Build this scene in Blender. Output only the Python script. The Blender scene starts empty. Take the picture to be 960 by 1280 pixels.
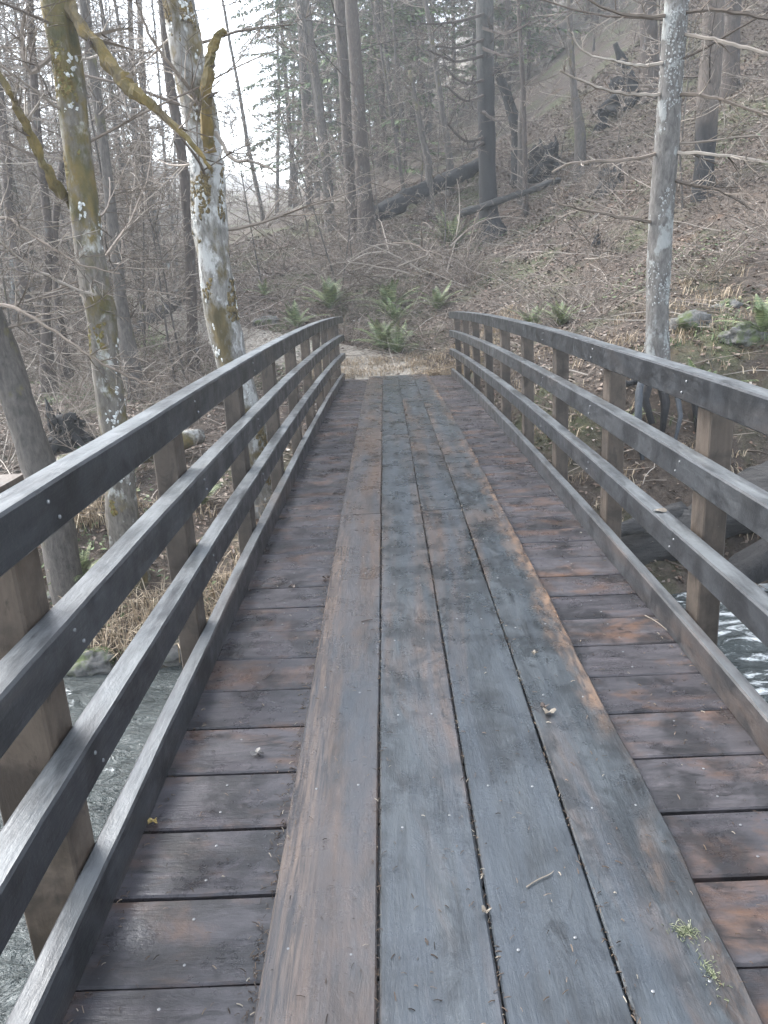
import bpy, math, random
import numpy as np
from mathutils import Vector, Matrix, noise
random.seed(7); np.random.seed(7)
rnd=random.random
def U(a,b): return a+(b-a)*random.random()
S=bpy.context.scene
COL=S.collection
# ------------------------------------------------------------------ camera
CX,CH,PITCH,YAW,ROLL,FPX=-0.20365,1.6628,0.30667,-0.01248,0.04623,950.28
fw=Vector((math.sin(YAW)*math.cos(PITCH),math.cos(YAW)*math.cos(PITCH),-math.sin(PITCH)))
rt=fw.cross(Vector((0,0,1))).normalized(); up=rt.cross(fw)
rt2=rt*math.cos(ROLL)-up*math.sin(ROLL); up2=up*math.cos(ROLL)+rt*math.sin(ROLL)
cam=bpy.data.cameras.new('camera'); co=bpy.data.objects.new('camera',cam); COL.objects.link(co)
cam.sensor_fit='VERTICAL'; cam.sensor_height=24; cam.lens=FPX/1280*24; cam.clip_start=.05; cam.clip_end=1500
M=Matrix((rt2,up2,-fw)).transposed().to_4x4(); M.translation=Vector((CX,0,CH)); co.matrix_world=M
S.camera=co
def P(u,v,Y):
    d=fw+rt2*((u-480)/FPX)-up2*((v-640)/FPX)
    return Vector((CX,0,CH))+d*(Y/d.y)
# ------------------------------------------------------------------ world, sun, exposure
SUN_EL,SUN_AZ=math.radians(42),math.radians(-62)      # azimuth from +Y towards +X
w=bpy.data.worlds.new('World'); S.world=w; w.use_nodes=True
nt=w.node_tree; nt.nodes.clear()
wo=nt.nodes.new('ShaderNodeOutputWorld'); bg=nt.nodes.new('ShaderNodeBackground'); sk=nt.nodes.new('ShaderNodeTexSky')
sk.sky_type='NISHITA'; sk.sun_disc=False; sk.sun_elevation=SUN_EL; sk.sun_rotation=SUN_AZ
sk.air_density=1.2; sk.dust_density=2.0; sk.ozone_density=2.5
hs=nt.nodes.new('ShaderNodeHueSaturation'); hs.inputs['Saturation'].default_value=.42; hs.inputs['Value'].default_value=1.0
nt.links.new(sk.outputs[0],hs.inputs['Color']); nt.links.new(hs.outputs[0],bg.inputs[0]); bg.inputs[1].default_value=.15
nt.links.new(bg.outputs[0],wo.inputs[0])
sl=bpy.data.lights.new('sun','SUN'); sl.energy=1.3; sl.angle=math.radians(45); sl.color=(1,.98,.95)
so=bpy.data.objects.new('sun',sl); COL.objects.link(so)
sd=Vector((math.sin(SUN_AZ)*math.cos(SUN_EL),math.cos(SUN_AZ)*math.cos(SUN_EL),math.sin(SUN_EL)))
so.rotation_euler=sd.to_track_quat('Z','Y').to_euler()
S.view_settings.view_transform='Standard'; S.view_settings.look='None'; S.view_settings.gamma=1
S.view_settings.exposure=2.65
S.render.resolution_x=768; S.render.resolution_y=1024

# ------------------------------------------------------------------ helpers
def tag(o,label=None,cat=None,group=None,kind=None):
    for k,v in (('label',label),('category',cat),('group',group),('kind',kind)):
        if v: o[k]=v
    return o
class MB:
    def __init__(s): s.v=[]; s.f=[]; s.m=[]
    def tube(s,pts,rad,n=6,mi=0,cap=True,rough=0,seed=0):
        b=len(s.v); L=len(pts)
        ref=None
        for i,p in enumerate(pts):
            a=pts[max(i-1,0)]; c=pts[min(i+1,L-1)]
            t=(c-a)
            if t.length<1e-9: t=Vector((0,0,1))
            t.normalize()
            if ref is None:
                ref=t.orthogonal().normalized()
            else:
                ref=(ref-t*ref.dot(t))
                ref=ref.normalized() if ref.length>1e-6 else t.orthogonal().normalized()
            bi=t.cross(ref)
            for k in range(n):
                an=2*math.pi*k/n; r=rad[i]
                if rough:
                    q=Vector((math.cos(an)*1.3,math.sin(an)*1.3,i*.35+seed))
                    r*=1+rough*1.5*noise.noise(q)+rough*.9*noise.noise(q*2.7)
                s.v.append(p+ref*(math.cos(an)*r)+bi*(math.sin(an)*r))
        for i in range(L-1):
            for k in range(n):
                k2=(k+1)%n
                s.f.append((b+i*n+k,b+i*n+k2,b+(i+1)*n+k2,b+(i+1)*n+k)); s.m.append(mi)
        if cap:
            s.f.append(tuple(b+k for k in range(n))[::-1]); s.m.append(mi)
            s.f.append(tuple(b+(L-1)*n+k for k in range(n))); s.m.append(mi)
    def poly(s,pts,mi=0):
        b=len(s.v); s.v+=list(pts); s.f.append(tuple(range(b,b+len(pts)))); s.m.append(mi)
    def box(s,c,d,mi=0,rot=None):
        b=len(s.v)
        for sx in(-1,1):
            for sy in(-1,1):
                for sz in(-1,1):
                    q=Vector((sx*d[0]/2,sy*d[1]/2,sz*d[2]/2))
                    if rot: q=rot@q
                    s.v.append(Vector(c)+q)
        for f in((0,1,3,2),(4,6,7,5),(0,4,5,1),(2,3,7,6),(0,2,6,4),(1,5,7,3)):
            s.f.append(tuple(b+i for i in f)); s.m.append(mi)
    def build(s,name,mats,parent=None,smooth=False,origin=None):
        me=bpy.data.meshes.new(name)
        vs=s.v if origin is None else [v-origin for v in s.v]
        me.from_pydata([tuple(v) for v in vs],[],s.f)
        if not isinstance(mats,(list,tuple)): mats=[mats]
        for m in mats: me.materials.append(m)
        if len(mats)>1: me.polygons.foreach_set('material_index',s.m)
        if smooth: me.polygons.foreach_set('use_smooth',[True]*len(me.polygons))
        me.update()
        o=bpy.data.objects.new(name,me); COL.objects.link(o)
        if origin is not None: o.location=origin
        if parent: o.parent=parent; 
        return o
def empty(name,loc=(0,0,0),rz=0):
    o=bpy.data.objects.new(name,None); COL.objects.link(o); o.location=loc; o.rotation_euler=(0,0,rz); o.empty_display_size=.1
    return o
def copy_thing(root,loc,rz,scale=1.0,tilt=(0,0)):
    r=root.copy(); COL.objects.link(r); r.location=loc; r.rotation_euler=(tilt[0],tilt[1],rz); r.scale=(scale,)*3
    for ch in list(root.children):
        c=ch.copy(); COL.objects.link(c); c.parent=r
    return r
# ------------------------------------------------------------------ materials
def newmat(name):
    m=bpy.data.materials.new(name); m.use_nodes=True; nt=m.node_tree
    return m,nt,nt.nodes['Principled BSDF']
def N(nt,t,**kw):
    n=nt.nodes.new(t)
    for k,v in kw.items():
        if k in n.inputs: n.inputs[k].default_value=v
        else: setattr(n,k,v)
    return n
def ramp(nt,fac,stops,interp='LINEAR'):
    r=nt.nodes.new('ShaderNodeValToRGB'); e=r.color_ramp.elements; r.color_ramp.interpolation=interp
    while len(e)<len(stops): e.new(.5)
    for i,(p,c) in enumerate(stops):
        e[i].position=p; e[i].color=(c if len(c)==4 else (*c,1)) if isinstance(c,tuple) else (c,c,c,1)
    nt.links.new(fac,r.inputs[0]); return r.outputs[0]
def mix(nt,fac,a,b,mode='MIX'):
    n=nt.nodes.new('ShaderNodeMix'); n.data_type='RGBA'; n.blend_type=mode
    for s,v in ((n.inputs[0],fac),(n.inputs[6],a),(n.inputs[7],b)):
        if isinstance(v,(int,float)): s.default_value=v
        elif isinstance(v,tuple): s.default_value=(*v,1)
        else: nt.links.new(v,s)
    return n.outputs[2]
def coords(nt,scale=(1,1,1),rand=True,world=False):
    tc=nt.nodes.new('ShaderNodeTexCoord'); out=tc.outputs['Object']
    if rand:
        oi=nt.nodes.new('ShaderNodeObjectInfo'); mu=N(nt,'ShaderNodeMath',operation='MULTIPLY'); mu.inputs[1].default_value=37.0
        nt.links.new(oi.outputs['Random'],mu.inputs[0])
        ad=N(nt,'ShaderNodeVectorMath',operation='ADD'); nt.links.new(out,ad.inputs[0]); nt.links.new(mu.outputs[0],ad.inputs[1]); out=ad.outputs[0]
    mp=nt.nodes.new('ShaderNodeMapping'); mp.inputs['Scale'].default_value=scale
    nt.links.new(out,mp.inputs[0]); return mp.outputs[0]
def nz(nt,vec,scale,detail=4,rough=.55,dist=0):
    n=N(nt,'ShaderNodeTexNoise',Scale=scale,Detail=detail,Roughness=rough,Distortion=dist); nt.links.new(vec,n.inputs['Vector']); return n.outputs['Fac']
def bump(nt,bs,h,strength,dist,prev=None):
    b=N(nt,'ShaderNodeBump',Strength=strength,Distance=dist); nt.links.new(h,b.inputs['Height'])
    if prev: nt.links.new(prev,b.inputs['Normal'])
    nt.links.new(b.outputs[0],bs.inputs['Normal']); return b.outputs[0]
def wood(name,axis,dark,mid,warm,warmpos=.55,rough=(.32,.6),wear=None,contrast=1.0,lichen=0.0,blotchy=0):
    m,nt,bs=newmat(name)
    st={'X':(.12,1,1),'Y':(1,.12,1),'Z':(1,1,.12)}[axis]
    v=coords(nt,st); iso=coords(nt,(1,1,1))
    g1=nz(nt,v,26,6,.65,.6); g2=nz(nt,v,110,3,.6); big=nz(nt,coords(nt,(blotchy,1,1)) if blotchy else v,4.5 if blotchy else 2.6,6,.65,.7); blot=nz(nt,iso,4.2,5,.65,.3); fine=nz(nt,iso,60,4,.7)
    base=ramp(nt,g1,[(.3,dark),(.7,mid)])
    wf=ramp(nt,big,[(warmpos-.07*contrast,0.0),(warmpos+.13,1.0)])
    base=mix(nt,wf,base,mix(nt,g1,tuple(c*.55 for c in warm),warm))
    # damp stains: large soft ones along the grain, small hard ones
    bf=ramp(nt,blot,[(.47,0.0),(.60,.8)])
    base=mix(nt,bf,base,tuple(c*.5 for c in dark))
    st2={'X':(.35,1,1),'Y':(1,.35,1),'Z':(1,1,.35)}[axis]
    sm=nz(nt,coords(nt,st2),13,6,.72,.8)
    base=mix(nt,ramp(nt,sm,[(.56,0.0),(.64,.75)]),base,tuple(c*.35 for c in dark))
    base=mix(nt,ramp(nt,sm,[(.28,.4),(.38,0.0)]),base,tuple(c*1.45 for c in mid))
    oi=nt.nodes.new('ShaderNodeObjectInfo')
    vr=ramp(nt,oi.outputs['Random'],[(0,(.78,.78,.80)),(1,(1.2,1.17,1.15))])
    base=mix(nt,1.0,base,vr,'MULTIPLY')
    if wear:
        base=wear(nt,base,g1,big)
    fs=ramp(nt,fine,[(.68,0.0),(.76,.4)])
    base=mix(nt,fs,base,(.22,.22,.21))
    if lichen:   # algae and dry weathering on upward faces, plus sky brightness painted into their colour
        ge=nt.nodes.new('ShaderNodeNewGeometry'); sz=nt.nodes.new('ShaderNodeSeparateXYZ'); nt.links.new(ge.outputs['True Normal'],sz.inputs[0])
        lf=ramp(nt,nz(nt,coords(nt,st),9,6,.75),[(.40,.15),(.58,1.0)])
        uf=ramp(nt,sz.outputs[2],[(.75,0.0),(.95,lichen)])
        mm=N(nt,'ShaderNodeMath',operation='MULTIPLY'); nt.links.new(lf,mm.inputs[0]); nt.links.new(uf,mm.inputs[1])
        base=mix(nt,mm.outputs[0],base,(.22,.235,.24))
    nt.links.new(base,bs.inputs['Base Color'])
    rr=ramp(nt,nz(nt,iso,5.3,6,.7),[(.38,rough[0]),(.60,rough[1])]); nt.links.new(rr,bs.inputs['Roughness'])
    bs.inputs['Specular IOR Level'].default_value=.5
    b=bump(nt,bs,g1,.5,.0035); b=bump(nt,bs,sm,.5,.005,b); b=bump(nt,bs,g2,.4,.002,b); bump(nt,bs,fine,.3,.003,b)
    return m
def wear_runner(nt,base,g1,big):
    tc=nt.nodes.new('ShaderNodeTexCoord'); sx=nt.nodes.new('ShaderNodeSeparateXYZ'); nt.links.new(tc.outputs['Object'],sx.inputs[0])
    mp=nt.nodes.new('ShaderNodeMapping'); mp.inputs['Scale'].default_value=(1,.35,1); nt.links.new(tc.outputs['Object'],mp.inputs[0])
    n=nz(nt,mp.outputs[0],9,5,.65)
    n2=nz(nt,mp.outputs[0],2.2,3,.6)
    ad=N(nt,'ShaderNodeMath',operation='MULTIPLY_ADD'); nt.links.new(n,ad.inputs[0]); ad.inputs[1].default_value=.26; nt.links.new(sx.outputs[0],ad.inputs[2])
    f=ramp(nt,ad.outputs[0],[(.60,0.0),(.70,.95)])
    f2=ramp(nt,n2,[(.38,.05),(.56,1.0)])
    mm=N(nt,'ShaderNodeMath',operation='MULTIPLY'); nt.links.new(f,mm.inputs[0]); nt.links.new(f2,mm.inputs[1])
    base=mix(nt,mm.outputs[0],base,mix(nt,ramp(nt,nz(nt,mp.outputs[0],21,6,.7),[(.42,0.0),(.56,1.0)]),(.045,.032,.026),mix(nt,g1,(.10,.060,.038),(.24,.155,.10))))
    # raised dark grain strip on the left plank
    neg=N(nt,'ShaderNodeMath',operation='MULTIPLY'); nt.links.new(sx.outputs[0],neg.inputs[0]); neg.inputs[1].default_value=-1
    f3=ramp(nt,neg.outputs[0],[(.43,0.0),(.52,.8)])
    gr=N(nt,'ShaderNodeMapping'); gr.inputs['Scale'].default_value=(1,.05,1); nt.links.new(tc.outputs['Object'],gr.inputs[0])
    gg=ramp(nt,nz(nt,gr.outputs[0],75,5,.7,1.2),[(.40,(.030,.027,.028)),(.62,(.15,.11,.085))])
    base=mix(nt,f3,base,gg)
    # the left plank is broadly bare brown wood, damp in places
    f4=ramp(nt,neg.outputs[0],[(.280,0.0),(.292,.85)]); nb_=ramp(nt,nz(nt,mp.outputs[0],1.9,7,.72,.4),[(.42,.12),(.56,.95)])
    m4=N(nt,'ShaderNodeMath',operation='MULTIPLY'); nt.links.new(f4,m4.inputs[0]); nt.links.new(nb_,m4.inputs[1])
    base=mix(nt,m4.outputs[0],base,mix(nt,g1,(.055,.038,.030),(.135,.092,.068)))
    base=mix(nt,f3,base,gg)
    # wheel / foot polish streaks: long stains parallel to the planks
    gs=N(nt,'ShaderNodeMapping'); gs.inputs['Scale'].default_value=(1,.06,1); nt.links.new(tc.outputs['Object'],gs.inputs[0])
    st=ramp(nt,nz(nt,gs.outputs[0],9,4,.6,.4),[(.45,0.0),(.62,.55)])
    return mix(nt,st,base,(.045,.055,.066))
DK=(.021,.026,.030); MD=(.055,.064,.070)
M_run=wood('runner_wood','Y',DK,MD,(.125,.085,.064),.57,(.2,.42),wear_runner)
M_board=wood('deck_wood','X',(.027,.027,.030),(.075,.069,.075),(.135,.078,.050),.575,(.2,.48),blotchy=.5)
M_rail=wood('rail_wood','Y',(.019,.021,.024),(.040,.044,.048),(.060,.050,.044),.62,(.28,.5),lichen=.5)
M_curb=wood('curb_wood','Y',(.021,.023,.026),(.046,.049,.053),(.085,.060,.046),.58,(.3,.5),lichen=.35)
M_post=wood('post_wood','Z',(.056,.043,.033),(.095,.075,.058),(.115,.088,.066),.62,(.5,.75))
M_beam=wood('beam_wood','Y',(.03,.027,.025),(.06,.05,.045),(.07,.05,.04),.6,(.5,.8))
def simple(name,col,rough=.6,metal=0,sc=20,var=.3):
    m,nt,bs=newmat(name); v=coords(nt)
    c=ramp(nt,nz(nt,v,sc,4),[(.3,tuple(x*(1-var) for x in col)),(.7,tuple(min(1,x*(1+var)) for x in col))])
    nt.links.new(c,bs.inputs['Base Color']); bs.inputs['Roughness'].default_value=rough; bs.inputs['Metallic'].default_value=metal
    return m
M_metal=simple('galvanised_metal',(.22,.225,.23),.45,.6)
def island(name,stops,rough=.7,sheen=0,trans=0):
    m,nt,bs=newmat(name); g=nt.nodes.new('ShaderNodeNewGeometry')
    c=ramp(nt,g.outputs['Random Per Island'],stops); v=coords(nt,rand=False)
    c=mix(nt,.5,c,ramp(nt,nz(nt,v,3,4),[(.3,.55),(.7,1.0)]),'MULTIPLY')
    nt.links.new(c,bs.inputs['Base Color']); bs.inputs['Roughness'].default_value=rough
    return m
M_leaf=island('leaf_litter',[(0,(.050,.030,.021)),(.3,(.105,.068,.046)),(.55,(.17,.12,.085)),(.78,(.25,.20,.155)),(.93,(.12,.055,.03)),(1,(.40,.37,.33))],.6)
M_twig=island('twig',[(0,(.065,.048,.036)),(.5,(.15,.118,.092)),(1,(.37,.325,.275))],.8)
M_dryg=island('dry_grass',[(0,(.16,.11,.065)),(.5,(.34,.26,.17)),(1,(.52,.43,.31))],.7)
M_green=island('green_leaf',[(0,(.035,.060,.022)),(.5,(.08,.125,.04)),(1,(.17,.22,.09))],.6)
M_fern=island('fern_leaf',[(0,(.06,.085,.03)),(.6,(.13,.18,.07)),(1,(.30,.31,.15))],.5)
M_fir=island('conifer_needles',[(0,(.05,.085,.030)),(.5,(.10,.155,.055)),(1,(.19,.24,.10))],.7)
M_debris=island('deck_debris',[(0,(.02,.014,.01)),(.5,(.07,.042,.025)),(.85,(.16,.11,.07)),(1,(.38,.34,.27))],.7)
def bark(name,cols,moss=None,mossamt=.5,patch=None,patchpos=.55,zs=.35,bs_=.02,dark_low=None,vs=None):
    m,nt,bs=newmat(name); v=coords(nt,vs or (1,1,zs)); iso=coords(nt,(1,1,.6))
    g=nz(nt,v,22,6,.7,.4); c=ramp(nt,g,[(.32,cols[0]),(.68,cols[1])])
    if patch:
        pf=ramp(nt,nz(nt,iso,5,5,.65),[(patchpos-.03,0.0),(patchpos+.04,1.0)])
        pc=mix(nt,nz(nt,iso,35,4,.7),tuple(x*.6 for x in patch),patch)
        c=mix(nt,pf,c,pc)
    if moss:
        mf=ramp(nt,nz(nt,iso,2.6,6,.7),[(mossamt-.04,0.0),(mossamt+.06,1.0)])
        mc=ramp(nt,nz(nt,iso,8,4),[(.35,moss[0]),(.65,moss[1])])
        c=mix(nt,mf,c,mc)
    if dark_low:
        tc=nt.nodes.new('ShaderNodeTexCoord'); sx=nt.nodes.new('ShaderNodeSeparateXYZ'); nt.links.new(tc.outputs['Object'],sx.inputs[0])
        ad=N(nt,'ShaderNodeMath',operation='MULTIPLY_ADD'); nt.links.new(nz(nt,iso,3,4),ad.inputs[0]); ad.inputs[1].default_value=1.5; nt.links.new(sx.outputs[2],ad.inputs[2])
        mr=N(nt,'ShaderNodeMapRange'); mr.inputs['From Min'].default_value=dark_low[0]+.75; mr.inputs['From Max'].default_value=dark_low[1]+.75
        nt.links.new(ad.outputs[0],mr.inputs[0])
        c=mix(nt,mr.outputs[0],mix(nt,g,(.006,.006,.007),(.022,.021,.022)),c)
    nt.links.new(c,bs.inputs['Base Color']); bs.inputs['Roughness'].default_value=.85
    b=bump(nt,bs,g,.8,bs_); bump(nt,bs,nz(nt,iso,60,4,.7),.5,bs_*.4,b)
    return m
MOSS=((.075,.060,.015),(.17,.115,.03))
M_birchA=bark('mossy_bark',((.055,.047,.038),(.17,.152,.13)),((.055,.052,.018),(.14,.10,.03)),.52,(.40,.40,.37),.58)
M_birchB=bark('white_bark',((.07,.064,.056),(.26,.25,.23)),((.06,.048,.020),(.12,.090,.038)),.54,(.46,.46,.445),.53)
M_birchC=bark('grey_lichen_bark',((.05,.046,.042),(.16,.15,.14)),None,.5,(.29,.30,.29),.56)
M_grey=bark('grey_bark',((.035,.031,.027),(.115,.10,.088)),((.06,.06,.02),(.12,.10,.03)),.63)
M_brown=bark('brown_bark',((.028,.022,.019),(.082,.063,.052)),None,.5,(.13,.125,.12),.64)
M_char=bark('charred_bark',((.006,.006,.007),(.022,.021,.021)),None,bs_=.04)
M_charup=bark('half_charred_bark',((.022,.022,.021),(.07,.067,.062)),None,dark_low=(3.9,4.9))
M_charlow=bark('low_charred_bark',((.05,.042,.036),(.13,.105,.088)),None,dark_low=(1.0,1.8))
M_log=bark('weathered_log',((.012,.012,.012),(.060,.056,.053)),None,.5,(.17,.155,.14),.66,vs=(.12,.5,1.2),bs_=.05)
M_mossy=bark('moss_branch',((.06,.045,.025),(.13,.10,.05)),MOSS,.45)
M_root=bark('pale_root',((.022,.026,.031),(.060,.068,.078)),None)
M_rock=bark('rock',((.05,.05,.048),(.15,.145,.135)),((.035,.05,.015),(.08,.10,.03)),.52,zs=1)
# ground
m,nt,bs=newmat('forest_floor'); v=coords(nt,rand=False)
c=ramp(nt,nz(nt,v,9,8,.75),[(.30,(.035,.025,.019)),(.5,(.080,.060,.045)),(.72,(.16,.125,.098))])
gm=ramp(nt,nz(nt,v,.55,5,.65),[(.50,0.0),(.64,.75)]); c=mix(nt,gm,c,ramp(nt,nz(nt,v,14,5,.7),[(.3,(.035,.045,.016)),(.7,(.115,.13,.05))]))
rd=ramp(nt,nz(nt,v,.8,4,.6,.3),[(.60,0.0),(.70,.6)]); c=mix(nt,rd,c,(.12,.068,.038))
nt.links.new(c,bs.inputs['Base Color']); bs.inputs['Roughness'].default_value=.9
b=bump(nt,bs,nz(nt,v,6,8,.7),1,.12); bump(nt,bs,nz(nt,v,40,5,.7),.8,.03,b); M_ground=m
# path
m,nt,bs=newmat('gravel_path'); v=coords(nt,rand=False)
c=ramp(nt,nz(nt,v,14,8,.75),[(.3,(.14,.12,.095)),(.7,(.36,.33,.28))]); nt.links.new(c,bs.inputs['Base Color']); bs.inputs['Roughness'].default_value=.9
bump(nt,bs,nz(nt,v,50,5,.7),.8,.03); M_path=m
# water
m,nt,bs=newmat('creek_water'); v=coords(nt,(.55,1.3,1),rand=False)
f1=nz(nt,v,3.2,6,.62,1.2); f2=nz(nt,v,13,5,.6,.8)
tc=nt.nodes.new('ShaderNodeTexCoord'); sx=nt.nodes.new('ShaderNodeSeparateXYZ'); nt.links.new(tc.outputs['Object'],sx.inputs[0])
mr=N(nt,'ShaderNodeMapRange'); mr.inputs['From Min'].default_value=-1.0; mr.inputs['From Max'].default_value=4.5; mr.inputs['To Min'].default_value=0; mr.inputs['To Max'].default_value=.16; nt.links.new(sx.outputs[0],mr.inputs[0])
ad=N(nt,'ShaderNodeMath',operation='ADD'); nt.links.new(f1,ad.inputs[0]); nt.links.new(mr.outputs[0],ad.inputs[1])
a2=N(nt,'ShaderNodeMath',operation='MULTIPLY_ADD'); nt.links.new(nz(nt,v,24,6,.75,1.5),a2.inputs[0]); a2.inputs[1].default_value=.28; nt.links.new(ad.outputs[0],a2.inputs[2]); fm=ramp(nt,a2.outputs[0],[(.77,0.0),(.88,1.0)])
c=mix(nt,f2,(.026,.033,.032),(.080,.094,.093)); c=mix(nt,fm,c,(.75,.78,.78)); nt.links.new(c,bs.inputs['Base Color'])
rr=ramp(nt,fm,[(0,.07),(1,.6)]); nt.links.new(rr,bs.inputs['Roughness']); bs.inputs['IOR'].default_value=1.33; bs.inputs['Specular IOR Level'].default_value=.8
b=bump(nt,bs,f1,1,.22); bump(nt,bs,f2,1,.06,b); M_water=m

# ------------------------------------------------------------------ terrain
YC,KK=1.9942,.00207
def zd(y): return -KK*(y-YC)**2+KK*YC**2
XS=[-160,-60,-25,-10,-4,0,4,9,20,60,160]
YS=[-60,-12,-3,.2,1.3,4,5.8,7.3,8.4,9.5,12,15.3,18,21,25,30,45,70,110,200,320]
T=[
[8,3,1,0,0,0,0,.5,2,8,20],
[5,2,.3,0,-.2,-.3,-.2,0,.5,4,15],
[2,.5,-.3,-.5,-.5,-.6,-.5,-.4,0,2,8],
[-1,-1.2,-1.2,-1.3,-1.3,-1.35,-1.4,-1.3,-1.2,-1,0],
[-1.9]*11,
[-2.3]*11,
[-2.0,-2,-2,-2,-1.95,-2.0,-2.2,-2.2,-2.2,-2.2,-2],
[-1,-1,-1,-.9,-1.1,-1.3,-2.0,-1.9,-1.8,-1.7,-1.5],
[-.7,-.7,-.6,-.6,-.7,-1.0,-1.15,-.8,-.6,-.4,0],
[-.5,-.4,-.3,-.3,-.5,-.8,.80,1.3,2,4,8],
[0,0,.1,0,-.25,-.62,1.2,2.7,6,14,30],
[1,.6,.4,.1,-.15,-.40,1.1,3.7,8.5,19,40],
[2,1.4,1,.5,.35,.20,1.75,4.6,10,24,50],
[3,2,1.4,.9,1.0,1.45,2.15,5.6,12,28,58],
[5,3,2,1.3,1.8,2.4,2.5,6.4,13.5,32,65],
[7,5,3,2.2,3.2,4.6,5.6,9.2,15,36,70],
[12,8,4,4,5,7,9,12,18,40,80],
[18,12,7,7,8,11,13,17,24,50,95],
[26,18,12,12,13,17,21,26,34,62,115],
[40,30,20,20,24,30,36,44,54,90,150],
[55,42,30,30,36,44,52,62,75,115,180]]
T=np.array(T,float); XS=np.array(XS,float); YS=np.array(YS,float)
def bil(x,y):
    i=np.clip(np.searchsorted(XS,x)-1,0,len(XS)-2); j=np.clip(np.searchsorted(YS,y)-1,0,len(YS)-2)
    fx=np.clip((x-XS[i])/(XS[i+1]-XS[i]),0,1); fy=np.clip((y-YS[j])/(YS[j+1]-YS[j]),0,1)
    return (T[j,i]*(1-fx)+T[j,i+1]*fx)*(1-fy)+(T[j+1,i]*(1-fx)+T[j+1,i+1]*fx)*fy
def vn(x,y,seed):   # cheap smooth noise
    r=np.random.RandomState(seed); z=0
    for k in range(10):
        a=r.uniform(0,2*math.pi); f=r.uniform(.6,1.6); p=r.uniform(0,6.28)
        z=z+np.sin((x*math.cos(a)+y*math.sin(a))*f+p+1.3*np.sin((x*math.sin(a)-y*math.cos(a))*f*.7+p*2))
    return z/5
def hgt(x,y):
    x=np.asarray(x,float); y=np.asarray(y,float)
    s=.25+.03*np.maximum(0,np.maximum(np.abs(x)-6,y-14)); z=0
    for dx in(-1.6,-.6,.6,1.6):
        for dy in(-1.1,0,1.1): z=z+bil(x+dx*s*1.3,y+dy*s)
    z=z/12
    amp=np.clip((np.abs(x)-1.2)/3,0.05,1)
    far=np.clip((y-16)/4,0,1); amp=np.maximum(amp,far)
    z=z+amp*(.10*vn(x*1.4,y*1.4,1)+.05*vn(x*4,y*4,2)+.30*np.clip((y-16)/20,0,1)*vn(x*.45,y*.45,3))
    # keep the ground under the deck
    m=np.clip(1-(np.abs(x)-1.35)/.5,0,1)*(y<15.3)*(y>-8)
    wl=np.clip((2.5-np.abs(x+.1))/1.2,0,1)*np.clip((17.4-y)/1.8,0,1)*np.clip((y-14.2)/.6,0,1); z=z*(1-wl)+wl*(zd(15.2)+.01+.10*np.maximum(0,y-15.2)+.025*vn(x*4,y*4,2))
    cl=.42-.40*np.clip((y-14.3)/.7,0,1)
    z=np.where(m>0,z*(1-m)+np.minimum(z,zd(y)-cl)*m,z)
    return z
def H(x,y): return float(hgt(x,y))
def axis(a,b,fa,fb,d,D):
    c=list(np.arange(fa,fb,d)); s=d; x=fa; L=[]
    while x>a: s=min(s*1.12,D); x-=s; L.append(x)
    s=d; x=c[-1]; R=[]
    while x<b: s=min(s*1.12,D); x+=s; R.append(x)
    return np.array(L[::-1]+c+R)
gx=axis(-155,155,-9,12,.16,6); gy=axis(-55,315,-2,27,.16,6)
GX,GY=np.meshgrid(gx,gy); GZ=hgt(GX,GY)
nx,ny=len(gx),len(gy)
vv=np.stack([GX,GY,GZ],-1).reshape(-1,3)
idx=np.arange(nx*ny).reshape(ny,nx)
ff=np.stack([idx[:-1,:-1],idx[:-1,1:],idx[1:,1:],idx[1:,:-1]],-1).reshape(-1,4)
me=bpy.data.meshes.new('ground'); me.from_pydata(vv.tolist(),[],ff.tolist()); me.materials.append(M_ground)
me.polygons.foreach_set('use_smooth',[True]*len(me.polygons)); o=bpy.data.objects.new('ground',me); COL.objects.link(o); tag(o,kind='structure')
# trail sheet beyond the bridge, turning left
def sheet(name,pts,widths,mat,dz):
    mb=MB(); nseg=len(pts); nw=8
    for i,p in enumerate(pts):
        a=pts[max(0,i-1)]; c=pts[min(nseg-1,i+1)]; t=(Vector(c)-Vector(a)).normalized(); n=Vector((t.y,-t.x))
        for k in range(nw+1):
            q=Vector(p)+n*(widths[i]*(k/nw-.5)*(1+.12*noise.noise(Vector((i*.4,k,3)))))
            e=min(k,nw-k)/ (nw/2); mb.v.append(Vector((q.x,q.y,H(q.x,q.y)+dz*min(1,e*2.5)-(.03 if e==0 else 0))))
    for i in range(nseg-1):
        for k in range(nw):
            b=i*(nw+1)+k; mb.f.append((b,b+1,b+nw+2,b+nw+1)); mb.m.append(0)
    return mb.build(name,mat,smooth=True)
ctrl=[(0,15.15),(-.3,15.9),(-1.3,16.6),(-2.8,17.2),(-4.4,18.6),(-6.2,21),(-8.6,24.5),(-11.5,29)]
pp=[]
for i in range(len(ctrl)-1):
    for t in range(8):
        f=t/8; a=Vector(ctrl[i]); b=Vector(ctrl[i+1]); pp.append(tuple(a.lerp(b,f)))
pp.append(ctrl[-1])
tag(sheet('path',pp,[2.0]*len(pp),M_path,.035),kind='structure')
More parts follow.
